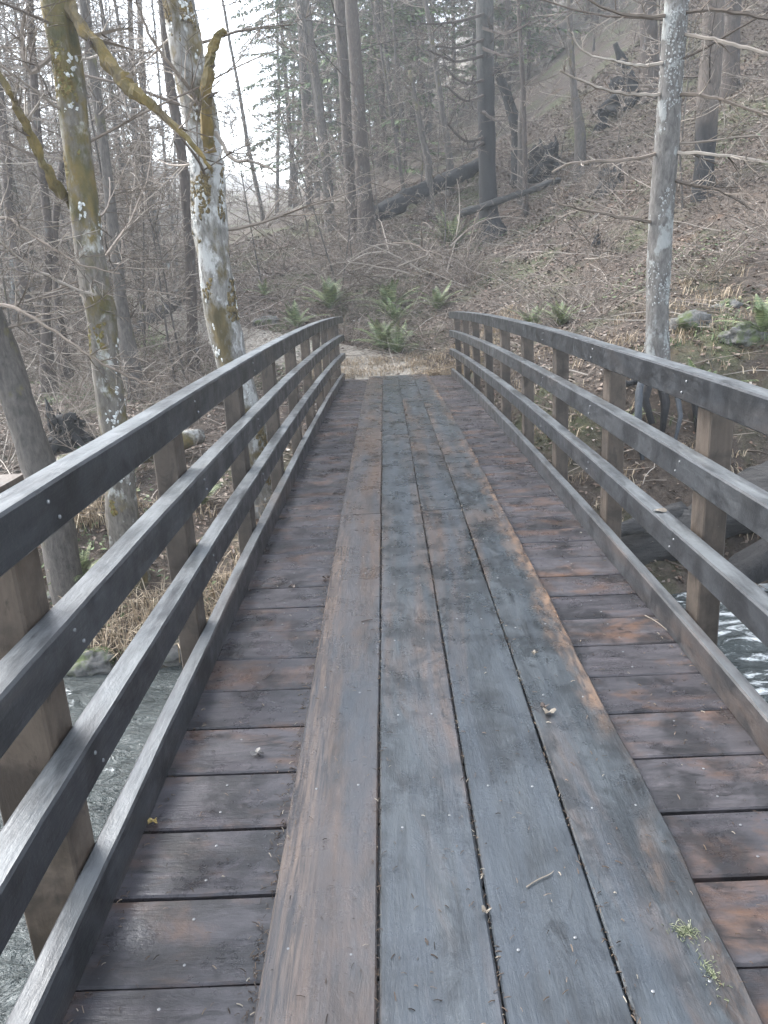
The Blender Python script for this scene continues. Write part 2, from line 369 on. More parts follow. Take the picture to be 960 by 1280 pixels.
# water sheet
wx=np.concatenate([np.linspace(-40,-6,40),np.linspace(-5.9,8,200),np.linspace(8.2,45,40)]); wy=np.linspace(-.6,9.6,130)
WX,WY=np.meshgrid(wx,wy)
WZ=-1.72+.018*vn(WX*5,WY*9,11)+.012*vn(WX*11,WY*17,12)+np.clip(WX/4,0,1)*.03*vn(WX*3,WY*7,13)
idx=np.arange(WX.size).reshape(WX.shape); ff=np.stack([idx[:-1,:-1],idx[:-1,1:],idx[1:,1:],idx[1:,:-1]],-1).reshape(-1,4)
me=bpy.data.meshes.new('water'); me.from_pydata(np.stack([WX,WY,WZ],-1).reshape(-1,3).tolist(),[],ff.tolist()); me.materials.append(M_water)
me.polygons.foreach_set('use_smooth',[True]*len(me.polygons)); o=bpy.data.objects.new('water',me); COL.objects.link(o); tag(o,kind='structure')

# ------------------------------------------------------------------ bridge
BR=empty('footbridge',(0,0,0)); tag(BR,'dark wet timber footbridge with arched three rail sides and lengthwise runner planks','footbridge')
Y0,Y1=-3.2,15.1
def sweep(mb,y0,y1,xa,xb,za,zb,step=.12,edge=.0,ch=.006,sd=0,edgeR=None,zn=0.0,mi=0):
    """plank along Y following the arch; xa..xb, za..zb above the deck line"""
    n=max(2,int((y1-y0)/step)+1); b=len(mb.v); K=8
    for i in range(n):
        y=y0+(y1-y0)*i/(n-1); z=zd(y)
        e1=edge*noise.noise(Vector((y*1.1,sd,.3))); e2=(edgeR if edgeR is not None else edge)*(noise.noise(Vector((y*1.1,sd,7.7)))+.6*noise.noise(Vector((y*4.5,sd,2.1))))
        dz=zn*noise.noise(Vector((y*.8,sd,4.4)))
        A,B=xa+e1,xb+e2; c1=z+za; c2=z+zb+dz
        for q in((A+ch,c1),(B-ch,c1),(B,c1+ch),(B,c2-ch),(B-ch,c2),(A+ch,c2),(A,c2-ch),(A,c1+ch)): mb.v.append(Vector((q[0],y,q[1])))
    for i in range(n-1):
        for k in range(K):
            k2=(k+1)%K; mb.f.append((b+i*K+k,b+(i+1)*K+k,b+(i+1)*K+k2,b+i*K+k2)); mb.m.append(mi)
    mb.f.append(tuple(b+k for k in range(K))); mb.m.append(mi)
    mb.f.append(tuple(b+(n-1)*K+k for k in range(K))[::-1]); mb.m.append(mi)
def disc(mb,c,nrm,r,h,mi,n=8):
    nrm=Vector(nrm).normalized(); mb.tube([Vector(c),Vector(c)+nrm*h*.7,Vector(c)+nrm*h],[r,r,r*.6],n,mi)
# cross boards
y=Y0+.05; bi=0
WB=1.13
while y<Y1-.02:
    wd=.278 if y<4.3 else .262
    # pin the board joints seen in the photo: multiples of .278 through y=1.44
    if bi==0: y=1.44-.2785*16
    gap=[.011,.004,.008,.014,.006,.003,.012][bi%7]*U(.7,1.2)
    mb=MB(); n=22; b=0; za=U(-.002,.002); zz=U(-.002,.002)
    for i in range(n):
        x=-WB+2*WB*i/(n-1)
        e1=.0025*noise.noise(Vector((x*2.5,y,1)))+.0015*noise.noise(Vector((x*14,y,1))); e2=.003*noise.noise(Vector((x*2.5,y,5)))+.0015*noise.noise(Vector((x*14,y,5)))
        A=y+gap/2+e1; B=y+wd-gap/2+e2; zA=zd(A)+za; zB=zd(B)+zz; cp=.0035*noise.noise(Vector((x*1.3,y,9)))
        for q in((A,zA-.042),(B,zB-.042),(B,zB-.005+cp),(B-.006,zB+cp),((A+B)/2,(zA+zB)/2+cp-.002),(A+.006,zA+cp),(A,zA-.005+cp)): mb.v.append(Vector((x,q[0],q[1])))
    K=7
    for i in range(n-1):
        for k in range(K):
            k2=(k+1)%K; mb.f.append((i*K+k,i*K+k2,(i+1)*K+k2,(i+1)*K+k)); mb.m.append(0)
    mb.f.append(tuple(range(K))[::-1]); mb.m.append(0); mb.f.append(tuple((n-1)*K+k for k in range(K))); mb.m.append(0)
    if y<7:
        for sx in(-1,1):
            for q in(.25,.75):
                xx=sx*(.80+U(-.02,.02)); yy=y+wd*q+U(-.01,.01); disc(mb,(xx,yy,zd(yy)-.0005),(0,0,1),.0042,.0018,1)
    mb.build('deck_board',[M_board,M_metal],BR)
    y+=wd; bi+=1
# runner planks
seam=[-.575,-.2875,0,.2875,.577]
joints=[[Y0,5.12,11.2,15.08],[Y0,-.9,8.1,13.4,15.06],[Y0,5.16,10.9,15.09],[Y0,0.4,6.6,11.9,15.05]]
for p in range(4):
    js=joints[p]
    for a,b in zip(js[:-1],js[1:]):
        mb=MB(); g=.0032
        sweep(mb,a+.004,b-.004,seam[p]+g,seam[p+1]-g,.002,.042,.06,edge=.0035,ch=.005,sd=p*3.1+a,edgeR=(.014 if p==3 else .0035),zn=.004)
        k=a+.35
        while k<b and k<8:
            for q in(.25,.72):
                xx=seam[p]+(seam[p+1]-seam[p])*q+U(-.015,.015); yy=k+U(-.03,.03); disc(mb,(xx,yy,zd(yy)+.0405),(0,0,1),.0045,.0028,1)
            k+=.62
        mb.build('runner_plank',[M_run,M_metal],BR)
# curbs, rails, posts, bolts, beams
RTH=.085
rails=[]
XL,XR=-1.013,1.018
for s,xi,xc in((-1,XL,-1.034),(1,XR,1.045)):
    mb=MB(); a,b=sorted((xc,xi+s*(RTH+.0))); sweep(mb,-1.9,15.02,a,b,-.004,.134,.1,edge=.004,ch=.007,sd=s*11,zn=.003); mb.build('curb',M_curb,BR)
    for h,hh in((1.21,.122),(.869,.119),(.519,.118)):
        xin=xi; a,b=sorted((xin,xin+s*(RTH if h<1.2 else RTH+.004)))
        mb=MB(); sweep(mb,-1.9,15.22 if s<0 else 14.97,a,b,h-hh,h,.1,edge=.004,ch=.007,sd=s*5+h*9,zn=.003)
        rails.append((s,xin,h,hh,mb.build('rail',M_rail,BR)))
posts={-1:[-1.3,.17,1.67,3.12,4.6,6.08,7.56,9.04,10.5,12.0,13.5,14.9],1:[-1.3,.15,1.6,3.08,4.53,5.98,7.42,8.85,10.3,11.75,13.2,14.75]}
for s,xi in((-1,XL),(1,XR)):
    for y in posts[s]:
        yy=y; a=xi+s*(RTH+.006); b=a+s*.10; mb=MB(); d=.14 if y<14 else .10
        z0=zd(y)-.55; z1=zd(y)+1.10
        if s<0 and 1.5<y<1.8: z1=zd(y)+1.22
        if s<0 and 1.5<y<1.8: b=a-.17
        xs=sorted((a,b)); ch=.006; lean=(.035 if s>0 else 0)
        K=8
        for z in np.linspace(z0,z1,9):
            off=lean*(z1-z)/1.7; w0=.002*noise.noise(Vector((z*2,y,s)))
            for q in((xs[0]+ch,y),(xs[1]-ch,y),(xs[1],y+ch),(xs[1],y+d-ch),(xs[1]-ch,y+d),(xs[0]+ch,y+d),(xs[0],y+d-ch),(xs[0],y+ch)): mb.v.append(Vector((q[0]+off+w0,q[1],z)))
        for i in range(8):
            for k in range(K):
                k2=(k+1)%K; mb.f.append((i*K+k,i*K+k2,(i+1)*K+k2,(i+1)*K+k)); mb.m.append(0)
        mb.f.append(tuple(range(K))[::-1]); mb.m.append(0); mb.f.append(tuple(8*K+k for k in range(K))); mb.m.append(0)
        mb.build('post',M_post,BR)
        if y>0.5 and y<9:
            for (ss,xin,h,hh,ro) in rails:
                if ss!=s: continue
                for q,dy in((.3,.045),(.72,.085)):
                    m2=MB(); disc(m2,(xin-s*.0+0*s,y+dy+U(-.01,.01),zd(y)+h-hh*q),(-s,0,0),.0055,.005,0); m2.build('bolt_head',M_metal,ro)
for x in(-.95,0,.95):
    mb=MB(); sweep(mb,Y0,15.0,x-.07,x+.07,-.40,-.048,.3,ch=.01); mb.build('beam',M_beam,BR)
mb=MB(); mb.box((0,15.18,zd(15.2)-.25),(2.6,.13,.50)); mb.build('sill_beam',M_beam,BR)

# ------------------------------------------------------------------ tree growing tools
def wander(p,d,L,r0,r1,n,wob=.12,grav=0.0):
    pts=[p.copy()]; rad=[r0]; d=d.normalized()
    for i in range(1,n+1):
        d=(d+Vector((U(-1,1),U(-1,1),U(-1,1)))*wob+Vector((0,0,grav))).normalized()
        p=p+d*(L/n); pts.append(p.copy()); rad.append(r0+(r1-r0)*i/n)
    return pts,rad
def twigs(mb,pts,rad,n,Lf,lev,spread=.9,grav=.02,mi=0,minr=.0035):
    """side shoots along a stem"""
    tot=sum((pts[i+1]-pts[i]).length for i in range(len(pts)-1))
    for _ in range(n):
        f=random.uniform(.18,.98)*(len(pts)-1); i=int(f); t=f-i
        p=pts[i].lerp(pts[min(i+1,len(pts)-1)],t); d=(pts[min(i+1,len(pts)-1)]-pts[i]).normalized()
        side=Vector((U(-1,1),U(-1,1),U(-.6,.8))).normalized(); side=(side-d*side.dot(d))
        dd=(d*U(.5,1)+side.normalized()*spread).normalized() if side.length>1e-3 else d
        L=Lf*U(.5,1)*(1-.45*f/len(pts)); r=max(minr,rad[min(i,len(rad)-1)]*.5)
        q,rr=wander(p,dd,L,r,minr*.6,4 if lev>0 else 3,.14,grav)
        mb.tube(q,rr,3,mi,False)
        if lev>0: twigs(mb,q,rr,random.randint(4,7),L*.5,lev-1,spread,grav,mi,minr*.9)
def bare_tree(name,Ht,r,mat,twmat,nb,blen,start=.12,lean=0,minr=.006,dens=6):
    root=empty(name); a=U(0,6.28)
    pts,rad=wander(Vector((0,0,-.4)),Vector((lean*math.cos(a),lean*math.sin(a),1)),Ht,r,r*.18,14,.035,.03); rad[0]=r*1.3
    mb=MB(); mb.tube(pts,rad,9,0,True,.12,U(0,50)); mb.build('trunk',mat,root,True)
    cr=MB()
    for k in range(nb):
        f=start+(1-start)*((k+U(0,1))/nb); i=int(f*13.99); p=pts[i].lerp(pts[min(i+1,14)],f*14-i if f*14-i<1 else .9)
        an=U(0,6.28); L=blen*(1.1-f*.75)*U(.5,1.15)
        q,rr=wander(p,Vector((math.cos(an),math.sin(an),U(-.05,.55))),L,max(.012,r*.16*(1.1-f)),minr,6,.11,.02)
        cr.tube(q,rr,4,0,False); twigs(cr,q,rr,dens,L*.42,1,.8,.015,0,minr)
    cr.build('crown',twmat,root)
    return root
def conifer(name,Ht,r,start,blen,dead=.35):
    root=empty(name); pts,rad=wander(Vector((0,0,-.4)),Vector((0,0,1)),Ht,r,r*.12,14,.012,.05)
    mb=MB(); mb.tube(pts,rad,10,0,True,.10,U(0,50)); mb.build('trunk',M_brown,root,True)
    cr=MB(); n=int(Ht*5.2)
    for k in range(n):
        f=start*.4+(1-start*.4)*(k+rnd())/n; i=min(13,int(f*14)); p=pts[i].lerp(pts[i+1],f*14-i)
        an=U(0,6.28); prof=min(1,(1-f)*2.0+.12); L=blen*prof*U(.6,1.1)
        live=f>start
        if not live: L*=.55
        q,rr=wander(p,Vector((math.cos(an),math.sin(an),U(-.25,.15))),L,max(.012,r*.09),.006,5,.06,-.03)
        cr.tube(q,rr,3,1,False)
        if not live: twigs(cr,q,rr,4,L*.4,0,.8,0,1,.005); continue
        m=int(L*24)
        for _ in range(m):
            t=U(.12,1)*(len(q)-1); j=min(len(q)-2,int(t)); c=q[j].lerp(q[j+1],t-j)
            d=(q[j+1]-q[j]).normalized(); sd_=d.cross(Vector((0,0,1))).normalized()*random.choice((-1,1))
            o_=(d*U(.2,.9)+sd_*U(.4,1)+Vector((0,0,U(-.55,.1)))).normalized(); l=U(.18,.46); w_=U(.03,.075); nn=Vector((U(-.4,.4),U(-.4,.4),1)).cross(o_).normalized()
            cr.poly([c-nn*w_*.5,c+o_*l*.5-nn*w_,c+o_*l,c+o_*l*.5+nn*w_])
    cr.build('crown',[M_fir,M_brown],root)
    return root
def flakes(P2,R2,n,size,th,seed,f0=0,f1=1,side=None):
    mb=MB(); c=0
    for _ in range(n*6):
        if c>=n: break
        f=U(f0,f1)*(len(P2)-1); i=min(len(P2)-2,int(f)); p=P2[i].lerp(P2[i+1],f-i); r=R2[i]*(1-(f-i))+R2[i+1]*(f-i)
        d=(P2[i+1]-P2[i]).normalized(); a=U(0,6.28); o1=d.orthogonal().normalized(); nrm=o1*math.cos(a)+d.cross(o1)*math.sin(a)
        if side is not None and nrm.dot(side)<U(-.6,.6): continue
        q=p+nrm*r*.98
        if noise.noise(q*1.9+Vector((seed,0,0)))+.6*noise.noise(q*6+Vector((seed,0,0)))<th: continue
        t=d; b_=nrm.cross(t); k0=U(.5,1.2)*size; m_=6; rot=U(0,6); ring=[]
        for k in range(m_):
            an=rot+6.283*k/m_; rr=k0*U(.55,1.15); ring.append(q+t*math.cos(an)*rr*1.15+b_*math.sin(an)*rr-nrm*(rr*rr/(2*max(r,.02)))*.9+nrm*U(-.004,.004))
        ce=q+nrm*k0*U(.1,.38)
        for k in range(m_): mb.poly([ce,ring[k],ring[(k+1)%m_]])
        c+=1
    return mb
def hero(name,label,cat,path,mat,n=14,twmat=None,nb=0,blen=1.5,dens=6,bstart=.3,flare=1.35,extra=None,rough=.13,top=None,minr=.005,group=None,bias=None,fl=()):
    """path: list of (u,v,Y,width_px) from base upwards, each at its own depth"""
    pts=[];rad=[]
    for (u,v,Y,wp) in path:
        p=P(u,v,Y); pts.append(p); rad.append(wp/2*(Y*.95)/FPX)
    # continue beyond the frame
    if top:
        d=(pts[-1]-pts[-2]).normalized(); d=(d+Vector((0,0,.5))).normalized(); L=top
        for k in range(1,5): pts.append(pts[-1]+d*L/4); rad.append(rad[-1]*.8)
    base=pts[0].copy(); g=H(base.x,base.y); base.z=min(base.z,g+.05)
    pts=[Vector((base.x,base.y,base.z-.3))]+pts; rad=[rad[0]*flare]+[rad[0]*(1+(flare-1)*.5)]+rad[1:]
    # resample
    P2=[];R2=[]
    for i in range(len(pts)-1):
        p0=pts[max(0,i-1)];p1=pts[i];p2=pts[i+1];p3=pts[min(len(pts)-1,i+2)]
        m_=max(3,int((p2-p1).length/.22))
        for t in range(m_):
            f=t/m_; q=.5*((2*p1)+(p2-p0)*f+(2*p0-5*p1+4*p2-p3)*f*f+(3*p1-p0-3*p2+p3)*f**3)
            P2.append(q);R2.append(rad[i]*(1-f)+rad[i+1]*f)
    P2.append(pts[-1]);R2.append(rad[-1])
    org=Vector((base.x,base.y,g)); root=empty(name,org); tag(root,label,cat,group)
    P2=[q-org for q in P2]
    mb=MB(); mb.tube(P2,R2,n,0,True,rough,U(0,90)); mb.build('trunk',mat,root,True)
    for (fn,n_,sz,th,sd_,fa,fb_,mt,sid) in fl:
        mf=flakes(P2,R2,n_,sz,th,sd_,fa,fb_,sid)
        if mf.v: mf.build(fn,mt,root)
    cr=MB(); tm=twmat or M_twig
    for k in range(nb):
        f=bstart+(1-bstart)*(k+rnd())/nb; i=min(len(P2)-2,int(f*(len(P2)-1))); p=P2[i]
        an=U(0,6.28) if bias is None else random.gauss(bias[k%len(bias)],.5)
        q,rr=wander(p,Vector((math.cos(an),math.sin(an),U(-.1,.5))),blen*U(.4,1.1),max(.007,R2[i]*.11),minr,7,.12,.01)
        cr.tube(q,rr,5,0,False); twigs(cr,q,rr,dens,blen*.38,1,.8,.0,0,minr*.8)
    if extra: extra(cr,org)
    if cr.v: cr.build('crown',tm if isinstance(tm,list) else [tm,M_mossy],root)
    return root
def pathbranch(cr,org,pl,mi=0,n=6,tw=8,twl=.5,minr=.0035,rough=.2):
    """pl: (u,v,Y,wpx)"""
    pts=[P(u,v,Y)-org for u,v,Y,_ in pl]; rad=[w_/2*Y*1.03/FPX for _,_,Y,w_ in pl]
    P2=[];R2=[]
    for i in range(len(pts)-1):
        p0=pts[max(0,i-1)];p1=pts[i];p2=pts[i+1];p3=pts[min(len(pts)-1,i+2)]
        for t in range(6):
            f=t/6; P2.append(.5*((2*p1)+(p2-p0)*f+(2*p0-5*p1+4*p2-p3)*f*f+(3*p1-p0-3*p2+p3)*f**3)+Vector((U(-1,1),U(-1,1),U(-1,1)))*.008);R2.append(rad[i]*(1-f)+rad[i+1]*f)
    P2.append(pts[-1]);R2.append(rad[-1])
    cr.tube(P2,R2,n,mi,True,rough,U(0,50)); twigs(cr,P2,R2,tw,twl,1,.85,0,0,minr)
M_mossfl=island('moss_tufts',[(0,(.07,.055,.015)),(.5,(.15,.10,.028)),(.8,(.10,.105,.03)),(1,(.22,.17,.06))],.9)
M_rust=island('rusty_moss_tufts',[(0,(.055,.042,.018)),(.6,(.12,.085,.033)),(1,(.19,.15,.07))],.9)
M_lichc=island('fine_lichen',[(0,(.15,.15,.145)),(.6,(.27,.28,.27)),(1,(.42,.43,.42))],.85)
M_lichfl=island('lichen_flakes',[(0,(.28,.285,.27)),(.5,(.46,.47,.45)),(1,(.66,.67,.65))],.85)
LFT=Vector((-1,-.2,0))
# ------------------------------------------------------------------ hero trees
def exA(cr,org):
    pathbranch(cr,org,[(78,-10,7.2,12),(100,30,7.1,12),(125,62,7.0,13),(152,100,6.9,16),(172,118,6.8,14),(200,140,6.8,8),(240,180,6.7,6),(262,210,6.7,3)],1,8,8,.5,rough=.5)
    pathbranch(cr,org,[(93,262,7.3,8),(70,230,7.1,13),(52,200,7.0,10),(28,145,6.9,9),(8,110,6.8,7),(-15,70,6.8,5)],1,7,10,.6,rough=.45)
    pathbranch(cr,org,[(120,370,7.1,3.5),(60,345,6.6,3),(10,310,6.2,2.2),(-20,280,6.0,1.5)],0,5,22,.7)
    pathbranch(cr,org,[(75,60,7.2,6),(38,90,7,5),(28,40,7,4),(35,5,7,3)],0,5,10,.7)
hero('moss_covered_tree','alder with orange and olive moss patches, left of the white patched tree','tree',
 [(154,650,7.2,40),(148,560,7.2,37),(134,470,7.2,36),(126,390,7.2,36),(112,310,7.2,35),(101,220,7.2,34),(88,110,7.2,32),(70,0,7.2,34),(58,-90,7.2,30)],M_birchA,20,None,16,2.6,8,.35,1.25,exA,.16,4,fl=[('moss',1700,.030,.05,3,.1,.8,M_mossfl,LFT),('lichen',500,.022,.22,40,.1,.8,M_lichfl,None)])
def exB(cr,org):
    pathbranch(cr,org,[(262,190,8.2,14),(258,120,8,13),(262,80,7.9,11),(268,55,7.9,9),(280,36,7.9,6)],1,8,3,.3,rough=.4)
    pathbranch(cr,org,[(268,160,8.2,5),(245,125,8.1,4),(222,90,8.0,4),(190,50,8.0,3),(170,0,8,2)],0,5,14,.7)
    pathbranch(cr,org,[(270,165,8.2,5),(290,198,8,4),(320,203,7.9,3),(345,215,7.9,2)],0,5,10,.5)
hero('patchy_white_tree','thick alder with white bark and rusty moss patches left of the bridge end','tree',
 [(322,600,8.4,45),(310,530,8.4,40),(288,445,8.4,40),(274,370,8.4,43),(262,290,8.4,42),(258,200,8.4,40),(244,110,8.4,40),(228,30,8.4,37),(212,-70,8.4,34)],M_birchB,22,None,16,2.8,8,.35,1.2,exB,.17,4,fl=[('moss',2200,.024,.12,11,.05,.8,M_rust,None),('lichen',2200,.022,.04,70,.05,.8,M_lichfl,None)])
def exC(cr,org):
    pathbranch(cr,org,[(848,18,9.5,4),(885,12,9.2,4),(925,17,9,4),(985,28,8.8,3)],0,5,6,.4)
    pathbranch(cr,org,[(846,42,9.5,4),(885,48,9.2,4),(925,58,9,4),(980,72,8.8,3)],0,5,6,.4)
    pathbranch(cr,org,[(838,118,9.5,4),(880,120,9.2,4),(925,133,9,3),(975,150,8.8,3)],0,5,14,.6)
    pathbranch(cr,org,[(833,190,9.5,4),(880,192,9.2,4),(930,198,9,3),(975,205,8.8,3)],0,5,12,.6)
    pathbranch(cr,org,[(838,78,9.5,4),(800,82,9.3,4),(765,75,9,3),(730,65,8.9,2),(715,40,8.8,2)],0,5,8,.4)
    pathbranch(cr,org,[(836,118,9.5,4),(790,118,9.3,4),(745,108,9,3),(700,88,8.9,2)],0,5,8,.4)
    pathbranch(cr,org,[(840,20,9.5,4),(800,20,9.3,4),(760,12,9,3),(725,-6,8.9,2)],0,5,6,.4)
    pathbranch(cr,org,[(832,190,9.5,4),(780,200,9.3,4),(720,203,9,3),(690,215,8.9,2)],0,5,14,.5)
    pathbranch(cr,org,[(826,278,9.5,4),(780,272,9.3,4),(730,262,9,3),(690,252,8.9,2)],0,5,12,.5)
    pathbranch(cr,org,[(828,222,9.5,4),(870,232,9.3,4),(900,238,9,3),(940,262,8.9,2)],0,5,14,.5)
hero('lichen_spotted_tree','straight tree with pale grey lichen bark rooted behind the right railing','tree',
 [(820,470,9.5,30),(822,400,9.5,29),(825,300,9.5,29),(833,180,9.5,29),(840,80,9.5,27),(846,0,9.5,27),(852,-80,9.5,25)],M_birchC,18,None,14,2.4,9,.3,1.2,exC,.10,4,group=None,fl=[('lichen',3200,.015,-.05,20,.03,.85,M_lichc,None)])
def exD(cr,org):
    for (y0,dx,dy) in ((18,-80,12),(50,-60,8),(70,-70,-8),(100,-50,-20),(120,-45,-12),(172,-45,-18),(178,-30,4),(35,60,-8),(60,50,8),(140,30,10)):
        pathbranch(cr,org,[(604,y0,23.8,4),(604+dx*.5,y0+dy*.2+8,22.8,3),(604+dx,y0+dy,22.3,2)],0,4,6,.9,.006)
hero('charred_trunk_tree','tall straight fir with burnt black lower trunk standing alone on the slope','tree',
 [(615,291,24,32),(611,270,24,24),(609,200,24,20),(607,100,24,20),(606,0,24,20),(606,-80,24,19)],M_charup,14,M_brown,8,2.5,5,.4,1.5,exD,.08,4)
def ht(*a,**k): return hero(*a,**k)
ht('twin_trunk_fir','left stem of the close pair of dark firs beyond the left rail end','tree',[(446,300,26,15),(436,200,26,13),(430,100,26,13),(424,0,26,13),(420,-90,26,12)],M_brown,10,M_brown,12,3,5,.2,1.3,None,.08,5,.006)
ht('twin_trunk_fir','right, thicker stem of the close pair of dark firs beyond the left rail end','tree',[(459,285,25,20),(452,200,25,18),(446,100,25,16),(439,0,25,15),(434,-90,25,14)],M_brown,10,M_brown,14,3,5,.2,1.3,None,.08,5,.006)
ht('slim_leaning_tree','slim grey tree leaning left, just left of the pair of dark firs','tree',[(412,268,28,12),(406,190,28,11),(395,100,28,10),(381,0,28,10),(372,-80,28,9)],M_grey,9,None,12,3,7,.2,1.3,None,.08,4,.007)
ht('leaning_mossy_trunk','mossy trunk leaning left at the left edge, rising from behind the top rail','tree',
 [(66,640,7.0,46),(48,580,7.0,44),(28,520,7.0,40),(8,455,7.0,38),(-14,390,7.0,35),(-50,280,7.0,32),(-90,150,7.0,28)],M_grey,14,None,8,2.4,8,.4,1.15,
 lambda cr,org:(pathbranch(cr,org,[(-20,380,7,5),(20,386,6.3,4),(70,415,6,3.8),(120,450,5.8,3),(170,475,5.7,2.4),(207,492,5.6,1.5)],0,5,26,.55),
                pathbranch(cr,org,[(-40,300,7,4),(0,272,6.3,3.5),(50,300,6,2.8),(100,330,5.8,2),(150,342,5.7,1.4)],0,5,20,.6)),.14,3)
ht('thin_dark_tree','thin brown tree between the moss covered tree and the white patched tree','tree',[(243,465,15,15),(240,400,15,14),(236,300,15,13),(228,200,15,12),(212,100,15,11),(203,0,15,10),(195,-80,15,9)],M_brown,10,None,16,2.6,7,.2,1.4,None,.1,3,.006)
ht('grey_tree','grey brown tree half hidden right behind the moss covered tree','tree',[(163,448,13,20),(152,380,13,16),(143,300,13,14),(132,200,13,12),(118,100,13,11),(104,0,13,11),(95,-80,13,10)],M_grey,10,None,16,2.6,7,.2,1.3,None,.1,3,.006)
ht('dark_slim_trunk','dark slim tree left of the mossy alder, nearer one','tree',[(60,468,13.5,17),(58,400,13.5,11),(60,330,13.5,11),(60,280,13.5,10),(48,180,13.5,10),(40,60,13.5,9),(34,-60,13.5,8)],M_brown,9,None,14,2.4,7,.2,1.4,None,.1,3,.006)
ht('dark_slim_trunk','dark slim tree left of the mossy alder, farther one','tree',[(80,448,15,15),(75,400,15,10),(70,350,15,10),(68,290,15,9),(80,180,15,9),(88,60,15,8),(92,-60,15,8)],M_brown,9,None,14,2.4,7,.2,1.3,None,.1,3,.006)
ht('left_edge_trunk','dark trunk standing at the left edge above the thin pale branch','tree',[(38,395,17,12),(24,330,17,11),(12,270,17,12),(8,200,17,12),(0,130,17,12),(-12,30,17,11)],M_brown,9,None,14,2.6,7,.2,1.3,None,.1,3,.006)
ht('burnt_foot_tree','brown tree with burnt black foot on the slope right of the pale lichen tree','tree',[(876,270,17,30),(880,210,17,24),(885,130,17,25),(890,60,17,24),(893,0,17,24),(896,-80,17,22)],M_charlow,12,M_brown,12,2.4,6,.3,1.2,None,.1,4,.006)
ht('upslope_tree','dim brown tree directly behind the top of the pale lichen tree','tree',[(815,110,26,20),(812,60,26,20),(809,0,26,20),(806,-80,26,19)],M_brown,10,M_brown,10,3,6,.3,1.3,None,.1,5,.006)
ht('upslope_tree','dim brown tree near the top right corner, right of the burnt foot tree','tree',[(912,110,22,18),(914,50,22,18),(916,0,22,18),(918,-80,22,17)],M_brown,10,M_brown,10,3,6,.3,1.3,None,.1,5,.006)
ht('snag','thin dead snag with a tuft of twigs at its top, left of the charred fir','dead tree',[(536,214,27,8),(528,170,27,7),(518,120,27,6),(512,88,27,4)],M_grey,8,None,5,1.2,6,.6,1.3,None,.1,None,.007)
ht('thin_sapling','thin straight sapling between the dead snag and the charred fir','tree',[(563,210,28,8),(553,140,28,7),(543,70,28,6),(532,0,28,5),(526,-60,28,5)],M_grey,8,None,14,2,6,.2,1.3,None,.1,3,.007)
ht('thin_sapling','thin brown sapling standing on the upper slope left of the round black stump','tree',[(725,168,25,12),(717,110,25,8),(713,50,25,7),(712,0,25,7),(711,-60,25,6)],M_grey,8,None,14,2,6,.2,1.3,None,.1,3,.007)
ht('thin_sapling','short thin sapling just right of the charred fir trunk','tree',[(652,166,26,8),(654,110,26,6),(651,60,26,5),(648,10,26,4)],M_grey,8,None,14,1.6,6,.2,1.3,None,.1,2,.007)
ht('leaning_burnt_snag','dark burnt snag leaning left right behind the charred fir','dead tree',[(648,170,27,15),(640,140,27,13),(630,110,27,11),(618,80,27,8)],M_char,8,M_brown,4,1,4,.6,1.3,None,.15)
ht('far_dark_trunk','small dark trunk low between the mossy and white patched trees, left of a close pair','tree',[(184,326,30,9),(176,270,30,8),(170,200,30,8),(166,100,30,7),(162,0,30,6)],M_brown,8,None,12,3,6,.2,1.4,None,.1,3,.008)
ht('far_dark_trunk','small dark trunk low between the mossy and white patched trees, right of a close pair','tree',[(197,322,31,9),(191,260,31,8),(184,190,31,8),(178,90,31,7),(174,0,31,6)],M_brown,8,None,12,3,6,.2,1.4,None,.1,3,.008)
# stumps
def stump(label,u,v,Y,hpx,wpx,mat=M_char,lean=(0,0)):
    Y=max(6,Y-6)
    while Y<60 and P(u,v,Y).z>H(P(u,v,Y).x,Y)+.05: Y+=.15
    p=P(u,v,Y); g=H(p.x,p.y); org=Vector((p.x,p.y,g)); s_=Y*1.03/FPX; h_=hpx*s_; r=wpx/2*s_
    z0=min(0,p.z-g)
    mb=MB(); n=9; pts=[];rad=[]
    for i in range(n):
        f=i/(n-1); pts.append(Vector((lean[0]*f*h_,lean[1]*f*h_,z0-.25+(p.z-g-z0+h_+.25)*f))); rad.append(r*(1.1-.4*f))
    mb.tube(pts,rad,14,0,True,.32,U(0,99))
    top=pts[-1]; zt=top.z
    for k in range(14): mb.v[(n-1)*14+k]+=Vector((0,0,U(-.5,.25)*r))
    for k in range(8):   # splintered shards round the broken rim
        a=U(0,6.283); q=Vector((math.cos(a)*r*.72+lean[0]*h_,math.sin(a)*r*.72+lean[1]*h_,zt-h_*.45)); hh=h_*random.choice((.25,.4,.55,.95))*U(.8,1.15)
        mb.tube([q,q+Vector((math.cos(a)*r*.15,math.sin(a)*r*.15,hh*.6)),q+Vector((math.cos(a)*r*U(-.1,.4),math.sin(a)*r*.2,hh))],[r*.26,r*.17,r*.02],5,0,True,.3,k)
    for k in range(7):    # root flare
        a=6.283*k/7+U(-.3,.3); d=Vector((math.cos(a),math.sin(a),0)); l=r*U(1.6,2.6)
        mb.tube([d*r*.5+Vector((0,0,h_*.3)),d*l*.6+Vector((0,0,.04)),d*l+Vector((0,0,-.2))],[r*.32,r*.2,r*.07],6,0,True,.4,k)
    o=mb.build('burnt_stump',mat,None,True); o.location=org; tag(o,label,'stump','burnt stumps on the slope'); return o
stump('round burnt black stump high on the slope, left of the pale lichen tree',778,130,25,24,34)
stump('black hollow stump on the slope right of the charred fir',680,218,22,30,34)
stump('small black stump left below the round one on the upper slope',753,158,24,14,12)
stump('low burnt stump on the left bank beside the leaning mossy trunk',88,555,10,38,44)
stump('little burnt stump half way down the slope right of the charred fir',746,305,17,12,9)
